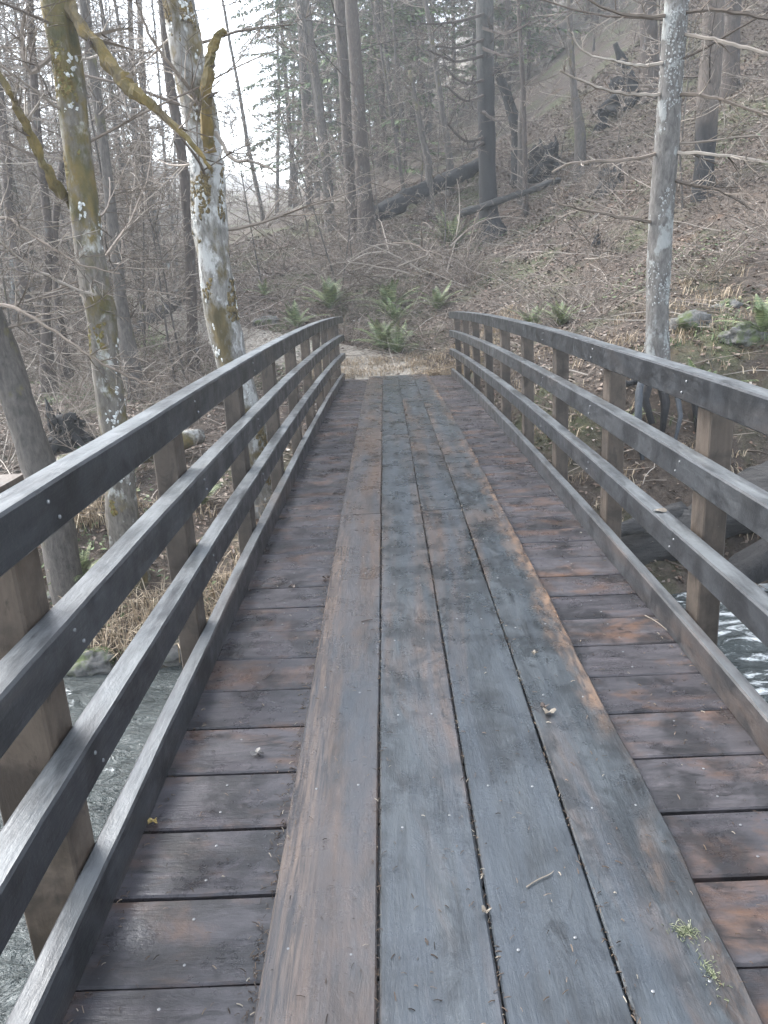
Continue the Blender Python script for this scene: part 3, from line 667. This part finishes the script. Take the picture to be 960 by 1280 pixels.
stump('dark rotten stump at the left end of the mossy bank log, behind the right railing',762,232,20,16,26,M_log)
def snagpole(label,pl,mat=M_char):
    mb=MB(); pts=[P(u,v,Y) for u,v,Y,_ in pl]; org=pts[0].copy()
    P2=[];R2=[]
    for i in range(len(pts)-1):
        for t in range(6):
            f=t/6;P2.append(pts[i].lerp(pts[i+1],f)-org);R2.append((pl[i][3]*(1-f)+pl[i+1][3]*f)/2*pl[i][2]*1.03/FPX)
    P2.append(pts[-1]-org);R2.append(pl[-1][3]/2*pl[-1][2]*1.03/FPX)
    mb.tube(P2,R2,10,0,True,.3,U(0,99)); o=mb.build('leaning_snag',mat,None,True); o.location=org; return o
tag(snagpole('',[(792,118,25.2,13),(785,90,25.2,11),(776,72,25.2,9),(769,54,25.2,5)]),'burnt pole leaning left out of the round black stump','dead tree')
# logs
def log(label,a,b,ra,rb,mat=M_log,name='fallen_log',n=14,rough=.3,group=None,sag=0):
    a=Vector(a);b=Vector(b); L=(b-a).length; m_=max(8,int(L/.16)); org=a.copy(); pts=[];rad=[]
    for i in range(m_+1):
        f=i/m_; q=a.lerp(b,f)-org; q+=Vector((.06*noise.noise(Vector((f*4,ra*50,1))),.06*noise.noise(Vector((f*4,ra*50,8))),.05*noise.noise(Vector((f*5,ra*9,3)))-sag*math.sin(f*math.pi)))
        pts.append(q); rad.append(ra+(rb-ra)*f)
    mb=MB(); mb.tube(pts,rad,n,0,True,rough,U(0,90)); o=mb.build(name,mat,None,True); o.location=org; tag(o,label,'log',group); return o
log('big charred log lying on the creek edge behind the right railing',P(772,695,7.9),P(1030,588,8.3),.25,.30,M_log,rough=.35)
log('wet black log below the big charred log at the water, behind the right railing',P(905,735,7.3),P(1040,650,7.5),.17,.2,M_char,rough=.4)
log('grey split log end sticking left from the charred log above the creek',P(768,668,7.5),P(850,640,8.0),.085,.10,M_log,rough=.45)
log('long dark log lying up the slope along the ridge, left of the charred fir',P(470,268,26)-Vector((0,0,0)),P(612,200,28.5),.28,.2,M_char,rough=.35)
log('dark log lying on the left slope between the mossy and the white patched trees',P(165,420,17),P(232,366,19.5),.16,.12,M_log)
log('thin dark log across the slope right above the dead branch pile',P(575,268,23.5),P(700,225,24),.10,.08,M_log)
log('low mossy log on the left bank beside the black stump',P(80,590,8.4),P(250,545,10.2),.16,.10,M_birchA)
# exposed roots under the lichen tree
rr_=empty('root_cluster',P(820,485,9.3)); tag(rr_,'dark exposed root mass with blue grey roots hanging from the bank under the lichen tree','roots')
ro=P(820,485,9.3)
for pl,mt in (([(806,455,9.3,7),(799,490,9.05,9),(797,530,8.95,9),(803,575,8.8,5)],M_root),([(830,460,9.3,6),(846,488,9.1,7),(851,520,8.95,6),(842,560,8.8,4)],M_root),([(872,520,9.1,8),(884,530,9,8),(886,550,8.95,6)],M_root),
      ([(812,470,9.3,12),(806,500,9.1,11),(815,530,9,8)],M_char),([(826,470,9.3,14),(832,505,9.1,11),(828,540,9,7)],M_char),([(840,465,9.4,10),(868,495,9.2,9),(872,540,9.05,6)],M_char),([(815,470,9.4,10),(785,480,9.3,8),(760,470,9.2,5)],M_char)):
    mb=MB(); q=[P(a,b,c-.22)-ro for a,b,c,_ in pl]; mb.tube(q,[d/2*8.6/FPX for *_,d in pl],8,0,True,.25,U(0,9)); mb.build('root',mt,rr_,True)
# rocks
def rock(name,label,loc,s,seed,group='rocks'):
    import bmesh
    bm=bmesh.new(); bmesh.ops.create_icosphere(bm,subdivisions=4,radius=1)
    for v_ in bm.verts:
        d=1+.45*noise.noise(v_.co*1.3+Vector((seed,0,0)))+.30*noise.cell(v_.co*2.2+Vector((seed,0,0)))*.5+.16*noise.noise(v_.co*5+Vector((seed,0,0))); v_.co=Vector((v_.co.x*s[0],v_.co.y*s[1],v_.co.z*s[2]))*d
    me=bpy.data.meshes.new(name); bm.to_mesh(me); bm.free(); me.materials.append(M_rock)
    me.polygons.foreach_set('use_smooth',[True]*len(me.polygons))
    o=bpy.data.objects.new(name,me); COL.objects.link(o); o.location=loc; tag(o,label,'rock',group)
for k,(u,v,Y,sx,lab) in enumerate([(868,432,10.3,.28,'moss topped boulder on the bank right of the lichen tree'),(925,462,9.6,.22,'reddish mossy boulder at the right edge of the bank'),(905,448,10.6,.18,'small boulder between the two mossy boulders on the right bank'),
    (945,690,7.0,.30,'wet stone at the water edge below the big charred log'),(880,700,7.3,.22,'dark stone in the shallows behind the right railing post'),(110,800,6.3,.22,'dark stone on the left waterline behind the second rail'),(205,812,6.4,.2,'dark wet stone under the left curb at the waterline'),(330,365,19,.3,'grey stone beside the trail left of the bridge end'),(20,780,6.6,.25,'stone on the far left waterline')]):
    p=P(u,v,Y); rock('boulder',lab,(p.x,p.y,H(p.x,p.y)+sx*.0),(sx,sx*.8,sx*.6),k*7.3)
random.seed(31)
for k in range(34):
    sd_=-1 if k%3==0 else 1
    x=sd_*U(1.5,5.5) ; y=U(6.2,7.4) if sd_<0 else U(7.0,8.5); r=U(.06,.2)
    rock('bank_stone','wet stone along the %s waterline of the creek under the far bank'%('left' if sd_<0 else 'right'),(x,y,H(x,y)+r*.1),(r,r*U(.7,1),r*.6),k*3.1+100,'wet stones along the %s waterline'%('left' if sd_<0 else 'right'))
for side_ in('left','right'):
    L_=sorted([o_ for o_ in COL.objects if o_.get('group')=='wet stones along the %s waterline'%side_],key=lambda o_:o_.location.x)
    ON=['first','second','third','fourth','fifth','sixth','seventh','eighth','ninth','tenth','eleventh','twelfth','thirteenth','fourteenth','fifteenth','sixteenth','seventeenth','eighteenth','nineteenth','twentieth','twenty first','twenty second','twenty third','twenty fourth']
    for i_,o_ in enumerate(L_): o_['label']='%s from left of the wet stones along the %s waterline of the creek'%(ON[i_],side_)
random.seed(77)
# ------------------------------------------------------------------ ferns
def fern_root(nf=16,L=.75):
    root=empty('fern'); mb=MB()
    for k in range(nf):
        an=2*math.pi*k/nf+U(-.2,.2); el=U(.6,1.4); l=L*U(.75,1.1); d=Vector((math.cos(an),math.sin(an),0)); pts=[]
        for i in range(13):
            f=i/12; pts.append(d*(l*f*math.cos(el)*(1+.5*f))+Vector((0,0,l*(1.25*f*math.sin(el)-.42*f*f*(1.25-el*.4)))))
        mb.tube(pts,[.004]*13,3,0,False); s=d.cross(Vector((0,0,1)))
        for i in range(1,13):
            for h in (0,.5):
                f=(i-h)/12; w_=.11*L/.75*math.sin(math.pi*min(1,f*.82+.14))*1.1; p=pts[i-1].lerp(pts[i],1-h); t=(pts[i]-pts[i-1]).normalized(); ww=l*.028
                for q in(-1,1):
                    tip=p+s*q*w_+t*.03+Vector((0,0,-.02)); mb.poly([p-t*ww*.5,tip-t*ww*.1,tip+t*ww*.3,p+t*ww*.6])
    mb.build('fronds',M_fern,root); return root
f0=[fern_root(16,.75),fern_root(12,.6),fern_root(20,.85)]
ferns=[(480,436,17.0,.95,'bright fern clump just beyond the bridge end, left of the tallest fern'),(497,440,16.7,1.1,'tall sword fern standing centred beyond the bridge end'),(488,385,19.2,.9,'fern high on the bank directly above the two end ferns'),(495,405,18.5,.8,'small fern in the twigs between the lower and upper ferns'),
 (370,392,18.5,1.0,'dark green fern by the trail above the left rail end'),(414,388,19.5,.9,'pale fern right of the dark green fern above the left rail'),(548,400,18.5,.8,'little fern on the bank left of the right rail end'),(330,360,21,.7,'grey green fern above the dark stone left of the trail'),
 (190,435,16,.8,'blue green fern on the flat between mossy and white patched trees'),(775,545,9.0,.55,'small fern drooping on the bank seen between the right rails'),(868,545,9.1,.8,'pale fern clump below the hanging roots behind the right railing'),(700,450,13.2,.5,'fern seen through the right railing left of the lichen tree'),(665,455,14,.6,'fern behind the right railing nearest the rail end'),(940,545,9.5,.8,'bright fern at the right edge above the charred log'),(565,288,23.5,1.2,'far green fern just left of the charred fir foot'),
 (250,600,8.4,.5,'fern beside the foot of the white patched tree'),(90,640,7.2,.6,'green fern behind the left top rail near the leaning trunk')]
for k,(u,v,Y,s,lab) in enumerate(ferns):
    p=P(u,v,Y); r0=f0[k%3]; loc=(p.x,p.y,H(p.x,p.y)+.03); s*=1.08
    if k<3: r=r0; r.location=loc; r.scale=(s,)*3
    else: r=copy_thing(r0,loc,U(0,6),s)
    tag(r,lab,'fern','ferns around the bridge end and banks')
# ------------------------------------------------------------------ shrubs
def shrub(ns,L,green=False,mat=M_twig):
    root=empty('bare_shrub'); mb=MB()
    for k in range(ns):
        an=U(0,6.28); q,rr=wander(Vector((U(-.1,.1),U(-.1,.1),-.1)),Vector((math.cos(an)*.75,math.sin(an)*.75,U(.5,1.2))),L*U(.6,1.15),.012,.004,9,.13,-.055)
        mb.tube(q,rr,4,0,False); twigs(mb,q,rr,7,L*.35,1,.8,-.01,0,.0032)
    mb.build('stems',mat,root); return root
sh=[shrub(9,1.7),shrub(13,1.3),shrub(7,2.5),shrub(11,2.1),shrub(16,1.0)]
def place(rs,n,yr,ur,sc,lab,cat,group,first,ok=lambda x,y:True,name=None,tilt=.08):
    c=0; tries=0
    while c<n and tries<n*20:
        tries+=1
        Y=math.sqrt(U(yr[0]**2,yr[1]**2)); u=U(*ur); x=CX+(u-480)/FPX*Y*1.05
        if not ok(x,Y): continue
        if abs(x)<1.75 and Y<15.6: continue
        if (580<u<650 and 14<Y<24.5) or (655<u<705 and 17<Y<22.5) or (770<u<860 and Y<9.9): continue
        i=random.randrange(len(rs)); loc=(x,Y,H(x,Y)); s=U(*sc)
        if i not in first: r=rs[i]; first.add(i); r.location=loc; r.scale=(s,)*3; r.rotation_euler=(0,0,U(0,6))
        else: r=copy_thing(rs[i],loc,U(0,6.28),s,(U(-tilt,tilt),U(-tilt,tilt)))
        if name: r.name=name
        l=lab(u,Y) if callable(lab) else lab
        tag(r,l[0],cat,l[1]); c+=1
fs=set()
def shl(u,Y):
    side='left' if u<400 else ('middle' if u<600 else 'right')
    if Y<15: return ('bare twiggy shrub on the near %s bank behind the railing'%side,'bare shrubs on the near %s bank'%side)
    return ('bare twiggy shrub on the %s part of the slope beyond the bridge'%side,'bare shrubs on the %s slope'%side)
place(sh,30,(11,22),(600,1000),(.5,1.0),shl,'shrub','',fs,lambda x,y:y>11 or x>4.5)
place(sh,36,(16.5,24),(400,640),(.5,.95),shl,'shrub','',fs)
place(sh,56,(9,22),(-40,400),(.5,1.0),shl,'shrub','',fs,lambda x,y:x<-2.8)
place(sh,50,(24,34),(-20,980),(.8,1.5),shl,'shrub','',fs)
# arching dead branch heap in the middle
dh=empty('branch_pile',P(520,330,20)); tag(dh,'heap of arching dead branches on the slope above the end ferns','branches')
org=P(520,330,20); mb=MB()
for k in range(38):
    p=P(U(430,590),U(290,345),U(19.5,21.5)); an=U(0,6.28); q,rr=wander(p-org+Vector((0,0,-.25)),Vector((math.cos(an),math.sin(an)*.5-.2,U(.1,.9))),U(1,2.6),U(.014,.028),.006,9,.16,-.10)
    mb.tube(q,rr,5,0,False); twigs(mb,q,rr,5,.7,1,.8,-.03,0,.005)
mb.build('branches',M_twig,dh)
# ------------------------------------------------------------------ scatter stuff
def in_br(x,y): return abs(x)<1.35 and y<15.25 and y>-4
def scatter_leaves(name,n,mat,yr,ur,size,okf=None,lift=.01):
    Y=np.sqrt(np.random.uniform(yr[0]**2,yr[1]**2,n)); u=np.random.uniform(ur[0],ur[1],n); X=CX+(u-480)/FPX*Y*1.05
    Z=hgt(X,Y); vs=[];fs_=[]
    for x,y,z in zip(X,Y,Z):
        if in_br(x,y) and z>zd(y)-.3 or z<-1.68: continue
        if okf and not okf(x,y): continue
        s=U(*size)*(1+max(0,y-12)*.02); a=U(0,6.28); t1=U(-.5,.5); t2=U(-.5,.5); ca,sa=math.cos(a)*s,math.sin(a)*s; b=len(vs); zz=z+lift+U(0,.03)
        vs+=[(x-ca,y-sa,zz-t1*s),(x+sa*.55,y-ca*.55,zz+t2*s*.6),(x+ca,y+sa,zz+t1*s),(x-sa*.55,y+ca*.55,zz-t2*s*.3+s*.3)]
        fs_.append((b,b+1,b+2,b+3))
    me=bpy.data.meshes.new(name); me.from_pydata(vs,[],fs_); me.materials.append(mat); o=bpy.data.objects.new(name,me); COL.objects.link(o); return o
tag(scatter_leaves('leaf_litter',95000,M_leaf,(6,30),(-60,1020),(.02,.045)),kind='stuff',label='brown and grey fallen leaves covering the slope and banks',cat='leaf litter')
def clusters(sd,th): return lambda x,y: float(vn(x*.8,y*.8,sd))>th
tag(scatter_leaves('ground_cover',26000,M_green,(6.2,24),(-60,1000),(.018,.042),lambda x,y:(x<-1.5 and y<20 and float(vn(x*.8,y*.8,5))>.12) or (float(vn(x*.8,y*.8,6))>.55),.04),kind='stuff',label='low green leaves and moss on the banks',cat='ground cover')
# fallen twigs
mb=MB()
for _ in range(4800):
    Y=math.sqrt(U(7**2,27**2)); u=U(-40,1000); x=CX+(u-480)/FPX*Y*1.05
    if abs(x)<1.7 and Y<15.5: continue
    z=H(x,Y)
    if z<-1.66: continue
    a=U(0,6.28); L=U(.15,1.3)*(1 if Y<12 else 1.3); q,rr=wander(Vector((x,Y,z+.02)),Vector((math.cos(a),math.sin(a),U(-.1,.5))),L,U(.004,.011),.003,4,.22,-.03)
    mb.tube(q,rr,3,0,False)
tag(mb.build('twig_litter',M_twig),kind='stuff',label='pale fallen twigs strewn over the slope',cat='twigs')
# dry grass
def blades(mb,x,y,z,n,h,spread=.12,droop=.5):
    for _ in range(n):
        a=U(0,6.28); b=Vector((x+U(-spread,spread),y+U(-spread,spread),z-.02)); d=Vector((math.cos(a),math.sin(a),0)); hh=h*U(.5,1.1); w_=U(.003,.006); s=d.cross(Vector((0,0,1)))*w_
        p1=b+d*hh*.25*droop+Vector((0,0,hh*.6)); p2=b+d*hh*.9*droop+Vector((0,0,hh*U(.55,.95)))
        mb.poly([b-s,b+s,p1+s*.8,p1-s*.8]); mb.poly([p1-s*.8,p1+s*.8,p2])
mb=MB()
for _ in range(460):
    x=U(-2.2,2.6); y=U(15.24,16.5); blades(mb,x,y,H(x,y),22,U(.09,.21),.14,.9)
for _ in range(120):
    x=U(.4,1.7); y=U(15.16,15.6); blades(mb,x,y,max(H(x,y),zd(y)-.12),20,U(.08,.18),.12,.8)
for _ in range(420):
    x=U(-4.2,-1.45); y=U(6.35,8.3)
    if float(vn(x*1.2,y*1.2,8))<-.25: continue
    z=H(x,y)
    if z>-1.7: blades(mb,x,y,z,16,U(.2,.48),.14,1.0)
for _ in range(230):
    x=U(1.5,5); y=U(7.9,12); blades(mb,x,y,H(x,y),10,U(.12,.28),.1,1.0)
tag(mb.build('dry_grass',M_dryg),kind='stuff',label='tan dry grass at the bridge end and along the left waterline',cat='dry grass')
mb=MB()
for _ in range(260):
    x=U(-7,-1.6); y=U(7,14)
    if float(vn(x*.8,y*.8,5))<.0: continue
    blades(mb,x,y,H(x,y),14,U(.08,.22),.12,.8)
for _ in range(60):
    x=U(-2.1,-1.25); y=U(.15,.95); z=max(H(x,y),-1.7); blades(mb,x,y,z,30,U(.15,.4),.12,.9)
for _ in range(40):
    x=U(3,6); y=U(8.9,10); blades(mb,x,y,H(x,y),14,U(.1,.22),.12,.8)
tag(mb.build('green_grass',M_green),kind='stuff',label='green grass and moss tufts on the banks',cat='grass')
# ------------------------------------------------------------------ background forest
bt=[bare_tree('bare_tree',U(12,16),U(.065,.12),[M_grey,M_brown,M_birchC][k%3],M_twig,46,3.2,.04,.07,.008,11) for k in range(7)]
cf=[conifer('conifer',U(22,27),U(.15,.2),.07,3.4),conifer('conifer',U(17,21),U(.12,.15),.05,3.0),conifer('conifer',U(25,30),U(.17,.22),.12,3.8)]
def gap(x,y):   # keep the opening to the sky
    u=480+(x-CX)/(y*1.05)*FPX
    return not (252<u<350 and y>18)
def btl(u,Y):
    side='left of' if u<300 else ('behind' if u<600 else 'right of')
    d='nearer' if Y<34 else 'far'
    return ('%s bare grey tree in the hazy forest %s the bridge end'%(d,side),'%s bare trees %s the bridge end'%(d,side))
def cfl(u,Y):
    side='left of' if u<300 else ('behind' if u<600 else 'right of')
    return ('tall green conifer in the hazy forest %s the bridge end'%side,'conifers %s the bridge end'%side)
fb=set(); fc=set(); fsp=set()
spl=[bare_tree('sapling',U(4.5,6.5),.028,M_grey,M_twig,26,1.7,.05,.12,.006,7) for _ in range(4)]
place(spl,26,(13,26),(-50,420),(.8,1.2),btl,'sapling','',fsp,lambda x,y:x<-3.2,tilt=.15)
place(spl,16,(19.5,30),(400,600),(.7,1.1),btl,'sapling','',fsp,tilt=.15)
place(spl,12,(16,28),(640,1000),(.6,1.0),btl,'sapling','',fsp,tilt=.15)
place(bt,24,(18,30),(-60,330),(.6,.9),btl,'tree','',fb,lambda x,y:gap(x,y) and x<-4.5,tilt=.06)
place(bt,9,(27,36),(330,640),(.7,1.1),btl,'tree','',fb,gap,tilt=.06)
place(bt,12,(24,36),(640,1020),(.6,.95),btl,'tree','',fb,gap,tilt=.06)
place(bt,90,(34,80),(-80,1040),(.9,1.3),btl,'tree','',fb,gap,tilt=.06)
place(cf,30,(30,70),(330,640),(.8,1.15),cfl,'tree','',fc,gap,tilt=.015)
place(cf,16,(36,80),(620,1040),(.8,1.15),cfl,'tree','',fc,gap,tilt=.015)
place(cf,16,(50,90),(-80,262),(.6,.85),cfl,'tree','',fc,gap,tilt=.015)

LM=[(-400,70,'at the left edge beyond the leaning trunk'),(70,130,'just left of the moss covered tree'),(130,262,'between the mossy and the white patched tree'),(262,380,'right of the white patched tree'),(380,470,'near the pair of dark firs'),
    (470,600,'between the dark firs and the charred fir'),(600,720,'just right of the charred fir'),(720,845,'left of the pale lichen tree'),(845,1500,'right of the pale lichen tree')]
ORD=['first','second','third','fourth','fifth','sixth','seventh','eighth','ninth','tenth','eleventh','twelfth','thirteenth','fourteenth','fifteenth','sixteenth','seventeenth','eighteenth','nineteenth','twentieth','twenty first','twenty second','twenty third','twenty fourth','twenty fifth','twenty sixth','twenty seventh','twenty eighth']
bk={}
for o_ in list(COL.objects):
    if o_.parent or not o_.get('group'): continue
    k_=o_.name.split('.')[0]
    if k_ not in('bare_tree','conifer','bare_shrub','sapling'): continue
    p_=Vector(o_.location)-Vector((CX,0,CH)); u_=480+FPX*p_.dot(rt2)/p_.dot(fw); Y_=o_.location.y
    z_=[i for i,(a_,b_,_) in enumerate(LM) if a_<=u_<b_][0]
    d_=('near' if Y_<15 else 'low' if Y_<19.5 else 'upper') if k_ in('bare_shrub','sapling') else ('near' if Y_<34 else 'middle' if Y_<55 else 'far')
    bk.setdefault((k_,z_,d_),[]).append((u_,o_))
for (k_,z_,d_),L_ in bk.items():
    L_.sort(key=lambda t:t[0])
    nm={'bare_tree':'bare grey tree','conifer':'green conifer','bare_shrub':'bare twiggy shrub','sapling':'thin bare sapling'}[k_]
    dn={'near':'near','middle':'distant','far':'very distant','low':'lower slope','upper':'upper slope'}[d_]
    for i_,(u_,o_) in enumerate(L_):
        o_['label']=(ORD[min(i_,27)]+' from left, ' if len(L_)>1 else '')+dn+' '+nm+' '+LM[z_][2]
        o_['group']=dn+' '+nm+'s '+LM[z_][2]
# ------------------------------------------------------------------ small things on the deck
mb=MB()
def deb(x,y,z,k='n'):
    a=U(0,6.28); L=U(.005,.022); d=Vector((math.cos(a),math.sin(a),U(0,.2))); mb.tube([Vector((x,y,z+.003)),Vector((x,y,z+.003))+d*L*.5+Vector((0,0,.002)),Vector((x,y,z+.002))+d*L],[U(.0006,.0016)]*3,3,0,False)
for _ in range(1500):
    y=U(1,1)*(1.1+13.5*rnd()**1.8); x=U(-1,1); z=zd(y)+(.043 if abs(x)<.57 else .001); deb(x,y,z)
for sx in(-.2875,0,.2875):
    for _ in range(260):
        y=1.2+8*rnd()**1.5; deb(sx+U(-.006,.006),y,zd(y)+.036)
for _ in range(700):
    y=1.2+8*rnd()**1.5; deb(-.585-abs(random.gauss(0,.018)),y,zd(y)+.001)
for _ in range(300):
    y=1.2+8*rnd()**1.5; deb(random.choice((-1.02,1.03))*U(.97,1.0),y,zd(y)+.001)
tag(mb.build('needle_debris',M_debris),kind='stuff',label='fir needles and bark crumbs on the wet planks',cat='debris')
def ground_pt(u,v,h):
    d=fw+rt2*((u-480)/FPX)-up2*((v-640)/FPX); t=1.0
    for _ in range(30):
        p=Vector((CX,0,CH))+d*t; t+=(p.z-(zd(p.y)+h))/-d.z
    return Vector((CX,0,CH))+d*t
def leaf(label,u,v,h,s,col,seed,z=None):
    p=ground_pt(u,v,h); mb=MB(); n=14; ce=Vector((0,0,.012))
    ring=[]
    for k in range(n):
        a=2*math.pi*k/n; r=s*(1+.35*math.sin(a*3+seed)+.15*math.sin(a*7)); ring.append(Vector((math.cos(a)*r,math.sin(a)*r*.7,.004+.018*abs(math.sin(a*1.5+seed)))))
    for k in range(n): mb.poly([ce,ring[k],ring[(k+1)%n]])
    o=mb.build('fallen_leaf',col); o.location=p; so_=o.modifiers.new('thick','SOLIDIFY'); so_.thickness=.001; tag(o,label,'leaf'); return o
M_leafg=simple('grey_leaf',(.12,.11,.10),.5,0,30); M_leafp=simple('pale_leaf',(.19,.16,.125),.6,0,30); M_leafd=simple('dark_leaf',(.07,.05,.04),.6,0,30); M_leafy=simple('yellow_leaf',(.30,.22,.08),.6,0,30)
leaf('curled pale leaf on the rightmost runner plank',686,893,.042,.022,M_leafp,1)
leaf('second curled leaf just above the pale one on the rightmost runner plank',680,886,.042,.016,M_leafd,2)
leaf('flat grey brown leaf on the left cross boards beside the runner',322,944,.002,.022,M_leafg,3)
leaf('yellow brown leaf wedged at the left curb',192,1030,.003,.014,M_leafy,4)
leaf('dark curled leaf on the left boards half way to the rail end',366,735,.003,.02,M_leafd,5)
leaf('tiny dark leaf on the left edge of the runner',408,724,.003,.018,M_leafd,6)
leaf('pale crumb of leaf on the third runner plank',607,1143,.042,.012,M_leafp,8)
leaf('small pale leaf on the right hand runner plank near the mid bridge',668,819,.042,.012,M_leafp,9)
p=P(830,645,3.75); p=Vector((XR+.035,3.42,zd(3.42)+.524))
mb=MB(); 
for k in range(10):
    a=2*math.pi*k/10;b=2*math.pi*(k+1)/10; mb.poly([Vector((0,0,.012)),Vector((math.cos(a)*.035,math.sin(a)*.02,.003+.006*math.sin(a*2))),Vector((math.cos(b)*.035,math.sin(b)*.02,.003+.006*math.sin(b*2)))])
o=mb.build('fallen_leaf',M_leafp); o.location=p; tag(o,'tan leaf lying on top of the lower right rail','leaf')
def stick(label,a,b,h,r=.0022,col=M_twig,bend=.01):
    A=ground_pt(*a,h);B=ground_pt(*b,h); mb=MB(); pts=[]
    for i in range(7):
        f=i/6; q=(B-A)*f; q+=Vector((bend*math.sin(f*3),bend*.5*math.sin(f*5),r+.001)); pts.append(q)
    mb.tube(pts,[r,r,r*.9,r*.9,r*.8,r*.7,r*.4],5,0); o=mb.build('twig',col); o.location=A; tag(o,label,'twig'); return o
stick('straight thin twig lying on the third runner plank',(658,1110),(691,1088),.042,.002,M_leafp)
stick('forked twig resting against the right curb',(806,770),(835,790),.003,.0025,M_leafp)
stick('short side twig next to the right curb twig',(815,776),(836,776),.003,.0018,M_leafp)
stick('short dark twig on the left boards',(328,850),(343,835),.003,.002,M_leafd)
stick('dark twig on the runner left of the middle seam',(452,778),(466,774),.042,.003,M_leafd)
# moss tuft on the right runner edge
mp=ground_pt(858,1165,.042); mb=MB()
for _ in range(150):
    a=U(0,6.28); r=abs(random.gauss(0,.018)); b=Vector((math.cos(a)*r*1.2,math.sin(a)*r,0)); d=Vector((U(-1,1),U(-1,1),U(.1,.7))).normalized()*U(.008,.022)
    mb.tube([b,b+d*.6,b+d+Vector((0,0,-.004))],[.0008]*3,3,0,False)
M_lich=island('pale_lichen',[(0,(.06,.08,.035)),(.5,(.15,.17,.09)),(1,(.34,.34,.24))],.8)
o=mb.build('lichen_tuft',M_lich); o.location=mp; tag(o,'pale green lichen tuft on the worn right edge of the runner','lichen')
mp=ground_pt(888,1215,.042); mb=MB()
for _ in range(120):
    a=U(0,6.28); r=abs(random.gauss(0,.022)); b=Vector((math.cos(a)*r*.6,math.sin(a)*r*1.6,0)); d=Vector((U(-1,1),U(-1,1),U(.05,.4))).normalized()*U(.004,.012)
    mb.tube([b,b+d*.6,b+d],[.0007]*3,3,0,False)
o=mb.build('lichen_tuft',M_lich); o.location=mp; tag(o,'thin smear of green lichen below the tuft on the runner edge','lichen')
# ------------------------------------------------------------------ haze
mb=MB(); mb.box((0,125,38),(290,360,90)); 
m=bpy.data.materials.new('haze_air'); m.use_nodes=True; nt=m.node_tree; nt.nodes.clear()
ou=nt.nodes.new('ShaderNodeOutputMaterial'); pv=nt.nodes.new('ShaderNodeVolumePrincipled'); pv.inputs['Color'].default_value=(.90,.96,1,1); pv.inputs['Density'].default_value=.0024; pv.inputs['Anisotropy'].default_value=.3
nt.links.new(pv.outputs[0],ou.inputs['Volume'])
o=mb.build('haze',m); tag(o,kind='stuff')
